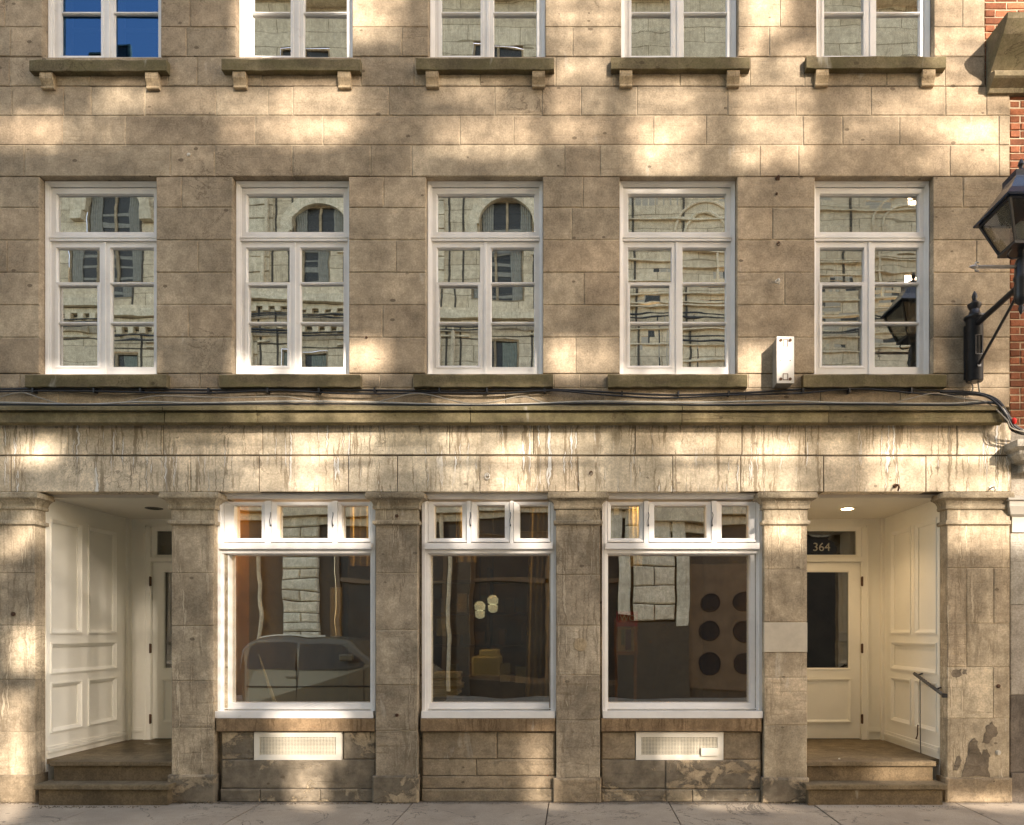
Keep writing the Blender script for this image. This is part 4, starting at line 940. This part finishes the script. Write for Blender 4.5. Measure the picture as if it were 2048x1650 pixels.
# shelves with boxes at the back of the shop
t = thing('shelf_unit', 'dark shelf unit with boxes at the back of the shop behind the middle window', 'shelf', (-1.3, 3.4, .43))
for z in (.5,.95,1.4,1.85,2.3):
    q = MB(); q.box(-2.3,-.1,3.3,3.7,z,z+.03); q.build('shelf_board', M['dark_wood'], t)
for x in (-2.3,-1.2,-.1):
    q = MB(); q.box(x-.02,x+.02,3.3,3.7,.43,2.5); q.build('upright', M['dark_wood'], t)
for k in range(26):
    z = (.53,.98,1.43,1.88)[k % 4]; x = -2.2 + .083*k*.97; h = random.uniform(.12,.34); wd = random.uniform(.05,.16)
    q = MB(); q.box(x, x+wd, 3.32, 3.55, z+.001, z+h); tag(q.build('shelf_box', M[['dark_wood','drape_cream','brown_box','dark_wood','brown_box','drape_green'][k*7 % 6]]), 'box on the dark shelf unit at the back of the shop', 'box', 'boxes on the shop shelves')
q = MB(); X_, Y_ = wx(1074,.16), .19
o = lettering('aaga', .085, wx(1063,.19), .19, wz(1275,.19), M['drape_cream'], 'glass_lettering', None, None, .004); tag(o, 'small cream letters on the lower right of the middle shop window', 'lettering')
# white tube standing in for a diagonal reflection in the left shop window
q = MB(); q.tube([(wx(517,.5),.5,wz(1308,.5)),(wx(555,.5),.45,wz(1400,.5)-.05)], [.006,.024], 8); tag(q.build('light_tube', M['paper'], None, True), 'slender white tube leaning in the left shop window', 'tube')
# books on the inner sills of the upper windows
M['bk1'] = plain('orange_book', (.42,.16,.05), .6); M['bk2'] = plain('tan_book', (.36,.28,.18), .6); M['bk3'] = plain('dark_book', (.05,.05,.05), .6)
for px0, n, tag_ in ((1366,5,'at left behind the second window from the right'),(1432,5,'at right behind the second window from the right'),(1640,3,'at left behind the rightmost window')):
    for k in range(n):
        q = MB(); x = wx(px0,.5)+k*.034; h = random.uniform(.24,.34); q.box(x, x+.03, .42, .62, wz(748,.5)+.002, wz(748,.5)+h)
        mt = ['bk1','bk2','bk3'][(k*2+px0) % 3]
        tag(q.build('binder', M[mt]), f"{ {'bk1':'orange','bk2':'tan','bk3':'black'}[mt] } binder {tag_}", 'binder', 'binders behind the upper windows')
q = MB(); q.box(wx(1240,.4), wx(1860,.4), .40, .66, wz(748,.5)-.035, wz(748,.5)); tag(q.build('binder_shelf', M['room']), 'grey shelf behind the two right windows carrying the binders', 'shelf')

# ------------------------------------------------------------------ the street behind the camera (seen in the glass; it shades the wall)
YO = -11.0; KX, KZ = SX*-YO, SZ*-YO
OB = thing('opposite_building', 'pale rusticated stone building across the street, reflected in the window glass', 'building', (0, YO-1, 0))
patches = [  # x0, x1, y0, y1, share left open; openings invented to throw the sun patches, dimmer ones slit
 (690,745,-60,75,1),(745,800,-60,90,.45),(478,530,-60,110,1),(1095,1240,-60,108,.5),(1110,1200,116,172,.85),(1200,1240,110,170,.4),
 (190,450,160,232,.28),(230,335,172,215,.6),(455,566,166,290,.45),(566,712,168,286,.95),(712,760,160,300,.25),(-60,120,234,292,.7),(120,300,232,290,.15),
 (866,930,176,318,.35),(930,990,178,318,.75),(990,1070,240,318,.5),(1108,1200,188,288,.6),(1255,1278,160,345,.4),(1278,1386,166,348,.85),(1386,1440,200,300,.2),
 (1478,1622,168,332,.75),(1490,1575,-60,64,1),(1476,1525,72,160,.7),(1560,1625,96,166,.7),(1690,1770,200,300,.3),(1770,1850,196,300,.5),(1850,2070,-60,345,.62),(1810,1990,205,295,.4),
 (690,770,678,744,1),(1098,1220,684,750,.85),(1474,1545,700,775,.95),(1925,2015,744,805,.9),(95,315,722,746,.8),(470,700,700,748,.8),(1250,1445,730,748,.7),(860,1080,735,748,.5),
 *[(x_, x_+4, 1000, 1500, 1) for x_ in (100, 140, 180, 220, 260, 300)],(340,470,790,985,.10),(470,590,786,985,.5),(590,665,846,985,1),(590,740,786,846,.6),(665,745,860,985,.45),(745,880,860,985,.12),(880,985,796,985,.5),(985,1062,880,985,1),(985,1070,796,860,.7),(1062,1200,864,985,.4),
 (1258,1400,802,905,.42),(1330,1492,866,985,.42),(1492,1585,870,985,.95),(1585,1700,870,985,.15),(1735,1800,876,985,.85),(1800,1885,870,985,.6),
 (36,112,880,952,1),(0,36,880,985,.3),(46,76,1040,1075,1),(12,50,1075,1118,1),(-10,20,1110,1140,.8),(26,76,1268,1342,.8),(-60,52,1396,1700,1),
 (440,740,1038,1086,.6),(438,470,1095,1425,.5),(928,945,1025,1086,1),(1300,1500,1062,1086,1),(1040,1095,1068,1086,1),(545,680,1422,1442,1),(556,690,1446,1532,.5),(585,645,1532,1640,.9),(1530,1610,1001,1094,.9),(1105,1190,984,1014,.9),
 (1056,1100,1474,1640,.6),(1336,1444,1480,1518,.5),(1748,1872,1528,1558,1),(1370,1535,1610,1636,.9),(1880,2070,1604,1648,.9),(1895,2070,864,1100,.8)]
def sun_slits(p):
    a, c_, b_, d, f = p
    if f > .99: return [(a, c_, b_, d)]
    n = max(1, round((d-b_)/34)) if (d-b_) > 60 else 0
    if n: h = (d-b_)/n; return [(a, c_, b_+k*h, b_+k*h+h*f) for k in range(n)]
    n = max(1, round((c_-a)/34)); h = (c_-a)/n; return [(a+k*h, a+k*h+h*f, b_, d) for k in range(n)]
patches = [q for p in patches for q in sun_slits(p)]
OT = .03                                                    # wall thickness at the openings
holes = [(wx(a)+KX, wx(c_)+KX+OT*SX, wz(d)+KZ, wz(b_)+KZ+OT*SZ) for a, c_, b_, d in patches]
holes += [(x_, x_+.64, 4.95, 5.55) for x_ in (-1.02,-.3,.42,1.14,1.86,6.0,6.7,7.42,8.14,8.86,9.58)]  # openings invented to sun the road and bounce light into the doorways
RF = (7-YO)/7.0
ox = lambda px: (px-VX)/S*RF
oz = lambda py: EYE-(py-VY)/S*RF
wins = []
for cx in (-11.4,-6.45,-1.85):
    wins += [(cx-.68,cx+.68,9.95,12.5),(cx-.60,cx+.60,6.2,8.75),(cx-.62,cx+.62,14.0,16.2)]
doors = [(-10.2,-8.3,.4,3.8),(-5.9,-3.2,.5,3.9),(-2.6,1.2,.4,3.9),(2.75,4.5,.2,3.3)]
allh = holes + wins + doors
def in_hole(x, z): return any(a < x < c_ and b_ < z < d for a, c_, b_, d in allh)
xs = sorted(set([-14.5, 13.2, -9.3, 2.4, 2.8] + [q for h in allh for q in h[:2]])); zs = sorted(set([0.0, 4.3, 13.2, 17.6] + [q for h in allh for q in h[2:]]))
def rnd_(v): return round(v, 4)
wl = MB(); idx = {}
solid = {}
for i in range(len(xs)-1):
    for k in range(len(zs)-1):
        cx, cz = (xs[i]+xs[i+1])/2, (zs[k]+zs[k+1])/2
        solid[i,k] = not (cx < -9.3 and cz > 13.2)
import bisect
for a, c_, b_, d in allh:
    for i in range(bisect.bisect_left(xs, a-1e-9), bisect.bisect_left(xs, c_-1e-9)):
        for k in range(bisect.bisect_left(zs, b_-1e-9), bisect.bisect_left(zs, d-1e-9)): solid[i,k] = False
def vtx(i, k, y):
    key = (i, k, y)
    if key not in idx: idx[key] = len(wl.v); wl.v.append((xs[i], y, zs[k]))
    return idx[key]
for (i, k), s_ in solid.items():
    if not s_: continue
    low = 1 if zs[k+1] < 4.35 else 0
    f0 = [vtx(i,k,YO),vtx(i+1,k,YO),vtx(i+1,k+1,YO),vtx(i,k+1,YO)]; f1 = [vtx(i,k,YO-OT),vtx(i+1,k,YO-OT),vtx(i+1,k+1,YO-OT),vtx(i,k+1,YO-OT)]
    wl.f += [f0, f1[::-1]]; wl.m += [low, 0]
    for (di, dk, a, c_) in ((-1,0,3,0),(1,0,1,2),(0,-1,0,1),(0,1,2,3)):
        if not solid.get((i+di,k+dk), False): wl.f.append([f0[a],f0[c_],f1[c_],f1[a]]); wl.m.append(0)
M['opp'] = stone('pale_opposite_stone', (.76,.66,.49), var=.0, blotch=.10, bedding=.05, drip=.3, pits=.0, bump=.2, cracks=0, seed=30)
M['far_stone'] = plain('far_grey_stone', (.42,.37,.29), .9, var=.1, s=.4)
M['drape_grey'] = plain('grey_far_curtain', (.27,.26,.215), .9)
M['opp_pier'] = stone('bright_pier_stone', (.84,.77,.62), var=.06, blotch=.15, bedding=.05, drip=.3, pits=.2, bump=.3, cracks=0, seed=33)
M['opp_low'] = plain('dark_shopfront_cladding', (.075,.055,.035), .6, var=.3, s=1.5)
M['opp_dark'] = plain('dark_groove', (.09,.075,.055), .9)  # for grooves, and for shade painted as dark strips and boxes
M['opp_glass'] = plain('dark_opposite_glass', (.034,.032,.026), .55, var=.3, s=2)
M['opp_wall'] = M['opp'].copy(); M['opp_wall'].name = 'pale_opposite_ashlar'; nt_ = M['opp_wall'].node_tree; bs_ = nt_.nodes['Principled BSDF']
br = nt_.nodes.new('ShaderNodeTexBrick'); br.inputs['Scale'].default_value = 1; br.inputs['Brick Width'].default_value = 1.3; br.inputs['Row Height'].default_value = .36; br.inputs['Mortar Size'].default_value = .010
br.inputs['Color1'].default_value = (1,1,1,1); br.inputs['Color2'].default_value = (.88,.86,.83,1); br.inputs['Mortar'].default_value = (.5,.47,.42,1)
mp_ = nt_.nodes.new('ShaderNodeMapping'); mp_.inputs['Rotation'].default_value = (R(-90),0,0); nt_.links.new(nt_.nodes['TC'].outputs['Object'], mp_.inputs[0]); nt_.links.new(mp_.outputs[0], br.inputs['Vector'])
old = bs_.inputs['Base Color'].links[0].from_socket; nt_.links.new(mix(nt_, 1.0, old, br.outputs['Color'], 'MULTIPLY'), bs_.inputs['Base Color'])
wl.build('facade_wall', [M['opp_wall'], M['opp_low']], OB)
dg = MB()
bn = MB()                                                   # string courses, rustication, rings
for z0_, z1_, p in ((9.30,9.42,.10),(9.44,9.62,.22),(9.64,9.72,.14),(13.0,13.25,.18),(4.30,4.45,.12),(4.5,4.85,.28),(17.35,17.7,.3)):
    segs = [(-14.5,.9)] if z0_ > 5 else [(-14.5,13.2)]
    for a, c_ in segs: bn.box(a, c_, YO+.002, YO+p, z0_, z1_) if z0_ < 17 else bn.box(-9.3, 13.2, YO+.002, YO+p, z0_, z1_)
for zz in [5.2+.42*k for k in range(9)] + [9.95+.36*k for k in range(8)]:
    for a, c_ in ((-9.4,-7.6),(-4.9,-3.4),(-13.8,-12.9)): bn.box(a, c_, YO+.001, YO+.05, zz, zz+ .33)
for z0_, z1_, p in ((10.86,10.94,.07),(11.0,11.06,.10),(9.0,9.06,.05),(8.86,8.9,.05),(12.72,12.78,.08)):
    for a, c_ in ((-14.5,-12.2),(-10.6,-7.3),(-5.6,-2.7),(-1.0,.9)): bn.box(a, c_, YO+.003, YO+p, z0_, z1_)
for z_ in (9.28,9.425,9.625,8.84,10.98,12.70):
    dg.box(-14.5, .9, YO+.001, YO+.012, z_-.03, z_)  # dark strips paint the shadow under each moulding
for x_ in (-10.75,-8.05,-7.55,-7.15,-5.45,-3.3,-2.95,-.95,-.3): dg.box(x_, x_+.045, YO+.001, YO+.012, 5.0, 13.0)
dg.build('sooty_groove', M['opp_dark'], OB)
x_ = -14.3
while x_ < .8: bn.box(x_, x_+.14, YO+.003, YO+.13, 9.16, 9.295); x_ += .30
bn.build('string_course', M['opp'], OB)
bn = MB()                                                   # slim mouldings and blind arches on the right half
for z_ in (8.55,8.95,9.32,9.40,9.62,10.1,10.6,10.95,11.02,11.5,12.1,12.75,13.0,14.2,14.7,15.3): bn.box(.92, 13.0, YO+.003, YO+.06+.04*random.random(), z_, z_+random.uniform(.02,.035))
for cx in (3.2, 4.9, 8.25, 9.9):
    for r2 in (.52, .78):
        bn.tube([(cx+r2*math.cos(math.pi*k/14), YO+.03, 11.75+r2*math.sin(math.pi*k/14)) for k in range(15)], .035, 6)
        for sg in (-1,1): bn.box(cx+sg*r2-.025, cx+sg*r2+.025, YO+.003, YO+.07, 9.62, 11.75)
bn.build('slim_moulding', M['opp'], OB)
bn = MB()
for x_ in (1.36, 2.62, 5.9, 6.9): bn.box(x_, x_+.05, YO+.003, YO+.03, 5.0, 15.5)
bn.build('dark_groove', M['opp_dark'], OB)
pier = MB()
def rust(x0, x1, z0, z1, h, split):
    z, r_ = z0, 0
    while z < z1-.01:
        cuts = [x0, (x0+x1)/2, x1] if (split and r_ % 2 == 0) else [x0, x1]
        for a, c_ in zip(cuts, cuts[1:]): pier.block(a+.012, c_-.012, z+.012, min(z+h,z1)-.012, -.14, .0, .03, .004, .004)
        z += h; r_ += 1
pier.T = lambda x, y, z: (x, YO-y, z)
rust(1.40, 2.42, 1.9, 4.6, .44, True); rust(-7.15,-6.25,1.3,4.5,.27,True); rust(-9.0,-7.9,4.9,9.2,.42,True)
pier.box(2.46, 2.76, -.16, 0, 1.75, 4.6); pier.box(1.05,1.33,-.14,0,2.05,4.6)
pier.build('rusticated_pier', M['opp_pier'], OB)
q = MB(); q.box(1.0,2.8,YO+.002,YO+.13,0,1.86); q.box(-2.9,-2.6,YO+.002,YO+.13,0,4.2); q.build('dark_base', M['opp_dark'], OB)  # first box is painted shade over the foot of the pier
for a, c_, b_, d in wins:
    q = MB(); q.ring(a, c_, b_, d, .05, .05, .05, .07, YO-.10, YO-.05); xm = (a+c_)/2; q.box(xm-.03, xm+.03, YO-.1, YO-.06, b_, d)
    if b_ < 9: q.box(a, c_, YO-.1, YO-.065, b_+(d-b_)*.62-.03, b_+(d-b_)*.62+.03)
    fr = q.build('far_window', M['corbel'], OB)
    g = MB(); g.box(a, c_, YO-.14, YO-.105, b_, d); g.build('far_pane', M['opp_glass'], fr)
    if 9 < b_ < 11:                                         # arched head
        q = MB(); n = 16; rr = (c_-a)/2; zc = d-rr
        arc = [(xm+rr*math.cos(math.pi*k/n), YO-.05, zc+rr*math.sin(math.pi*k/n)) for k in range(n+1)]
        for k in range(n):
            p0, p1 = arc[k], arc[k+1]
            q.prism([p0, p1, (p1[0], YO-.05, d+.01), (p0[0], YO-.05, d+.01)], (0,.06,0))
            o0 = [(xm+r2*math.cos(math.pi*k2/n), YO+.003, zc+r2*math.sin(math.pi*k2/n)) for r2, k2 in ((rr,k),(rr,k+1),(rr+.26,k+1),(rr+.26,k))]
            q.prism(o0, (0,.09,0))
        q.build('arch', M['opp'], OB)
        q = MB()
        for sg in (-1,1): q.box(xm+sg*(rr+.02)-.14+sg*.16, xm+sg*(rr+.02)+.14+sg*.16, YO+.002, YO+.16, zc-.28, zc-.02)
        q.build('impost', M['opp'], OB)
        q = MB()
        for sg in (-1,1):
            for k in range(5): q.tube([(xm+sg*(.36+.055*k), YO-.088, d-.1),(xm+sg*(.40+.05*k), YO-.088, b_+.08)], .03, 6)
        q.build('far_curtain', M['drape_grey'], fr)
        q = MB()
        for k in range(7): q.box(a+.03, c_-.03, YO-.104, YO-.096, b_+.15+k*.27, b_+.15+k*.27+random.uniform(.05,.12))
        q.build('far_blind', M['drape_grey'], fr)
    elif b_ < 7:
        q = MB()
        for sg in (-1,1):
            for k in range(6): q.tube([(xm+sg*(.22+.06*k), YO-.09, d-.08),(xm+sg*(.24+.06*k), YO-.09, b_+.1)], .035, 6)
        q.build('far_curtain', M['drape_green'], fr)
M['tyre'] = plain('black_rubber', (.012,.012,.012), .8)
M['brown'] = plain('brown_cladding', (.15,.098,.058), .5, var=.2, s=3)
for a, c_, b_, d in doors[:3]:
    q = MB(); q.ring(a, c_, b_, d, .1, .1, .14, .12, YO-.12, YO-.04); q.box((a+c_)/2-.05,(a+c_)/2+.05,YO-.11,YO-.06,b_,d); q.box(a,c_,YO-.11,YO-.06,2.9,2.98); f_ = q.build('far_shopfront', M['brown'], OB)
    g = MB(); g.box(a, c_, YO-.139, YO-.121, b_, d); g.build('far_pane', M['opp_glass'], f_)
# brown panel with round portholes
a, c_, b_, d = doors[3]
q = MB(); q.box(a, c_, YO-.12, YO+.04, b_, d); pn = q.build('porthole_panel', M['brown'], OB)
for hx in (3.32, 4.16):
    for hz in (2.33, 1.58, .86):
        q = MB(); q.tube([(hx+.25*math.cos(g*math.pi/12), YO+.045, hz+.25*math.sin(g*math.pi/12)) for g in range(25)], .018, 6); q.disc((hx,YO+.041,hz), .24, (0,1,0), .006, 28)
        q.build('porthole', M['tyre'], pn)
q = MB(); q.box(-14.5, -14.3, -18, YO-.15, 0, 12); q.box(13.0, 13.2, -18, YO-.15, 0, 8); q.build('side_gable', M['opp'], OB)
FT = thing('distant_tower', 'tall grey stone block far behind the opposite houses, glimpsed in the upper window glass', 'building', (6, -62, 0))
q = MB(); q.box(-20, 31.0, -70, -60, 0, 43); q.build('tower_wall', M['far_stone'], FT)  # unseen block added to keep bright sky out of the reflections
for zz in range(6, 42, 3):
    q = MB()
    for xx in range(-19, 30, 3): q.box(xx+.6, xx+2.2, -60.02, -59.98, zz, zz+1.9)
    q.build('window_row', M['opp_glass'], FT)
q = MB()
for k, (x, zt_) in enumerate(((-7.72, 13.0), (-3.1, 9.2))): q.tube([(x,YO+.12,.1),(x,YO+.12,zt_)], .05, 8)
q.build('downpipe', M['opp'], OB)
for k in range(2):
    tag_ = ['upper','lower'][k]
    q = MB(); zz = 9.10-.05*k-.02*(k%2); q.tube([(x, YO+.16, zz+.03*math.sin(x*.9+k)) for x in [-14.4+.5*i for i in range(56)]], .018, 5)
    tag(q.build('street_cable', M['cable_black'], None, True), f'{tag_} of the black cables along the facade across the street', 'cable', 'cables on the opposite facade')

# parked car, reflected in the left shop window
CAR = thing('parked_car', 'silver car parked across the street, reflected in the left shop window', 'car', (-5.4, -8.2, -.12))
M['silver'] = plain('silver_car_paint', (.17,.145,.105), .25, .2, .04); M['car_glass'] = plain('dark_car_glass', (.055,.046,.034), .5)
M['rim'] = plain('wheel_rim', (.45,.45,.45), .3, .8)
side = [(-6.6,.06),(-6.66,.8),(-6.62,1.25),(-6.52,1.42),(-6.3,1.50),(-5.0,1.50),(-4.5,1.43),(-3.95,1.0),(-3.2,.92),(-2.88,.74),(-2.82,.06)]
q = MB(); y0, y1 = -7.38, -9.05
for z_ in (0,): pass
rows = []
for yy_, ins in ((y0-.0,.0),(y1,.0)):
    rows.append([(x, yy_ + (.14 if yy_ < -8 else -.14)*max(0,(z-.95))/.5, z) for x, z in side])
n = len(side); q.add(rows[0]+rows[1], [(i,(i+1)%n,n+(i+1)%n,n+i) for i in range(n)] + [tuple(range(n))[::-1], tuple(range(n,2*n))])
q.build('body', M['silver'], CAR, False, .05)
q = MB(); yg_ = lambda z: y0 - .14*max(0,(z-.95))/.5 + .012
for poly in ([(-6.50,.90),(-6.44,1.30),(-6.34,1.39),(-5.55,1.41),(-5.53,.86)],[(-5.47,.86),(-5.49,1.41),(-5.0,1.41),(-4.62,1.36),(-4.16,1.0),(-4.2,.92),(-4.5,.86)]):
    q = MB(); q.prism([(x, yg_(z), z) for x, z in poly], (0,-.02,0)); q.build('side_window', M['car_glass'], CAR)
q = MB(); q.box(-4.62,-4.36,y0+.02,y0+.17,1.06,1.20); q.build('wing_mirror', M['silver'], CAR, False, .03)
q = MB()
for x_ in (-5.51,-4.17): q.box(x_-.006, x_+.006, y0-.004, y0+.006, .12, .86)
q.box(-6.5,-4.0,y0-.004,y0+.012,.50,.53); q.build('trim_line', M['tyre'], CAR)
q = MB(); q.box(-6.3,-5.0,y0-.20,y0-.17,1.50,1.53); q.build('roof_rail', M['rim'], CAR)
q = MB(); q.box(-5.70,-5.52,y0-.004,y0+.03,.70,.74); q.build('door_handle', M['silver'], CAR, False, .01)
for x in (-6.05,-3.5):
    for y_ in (y0-.19, y1+.19):
        q = MB(); q.disc((x,y_-.09,.19), .31, (0,1,0), .18, 24); wo = q.build('wheel', M['tyre'], CAR); q = MB(); q.disc((x,y_-.1,.20), .21, (0,1,0), .2, 20); q.build('rim', M['rim'], wo)
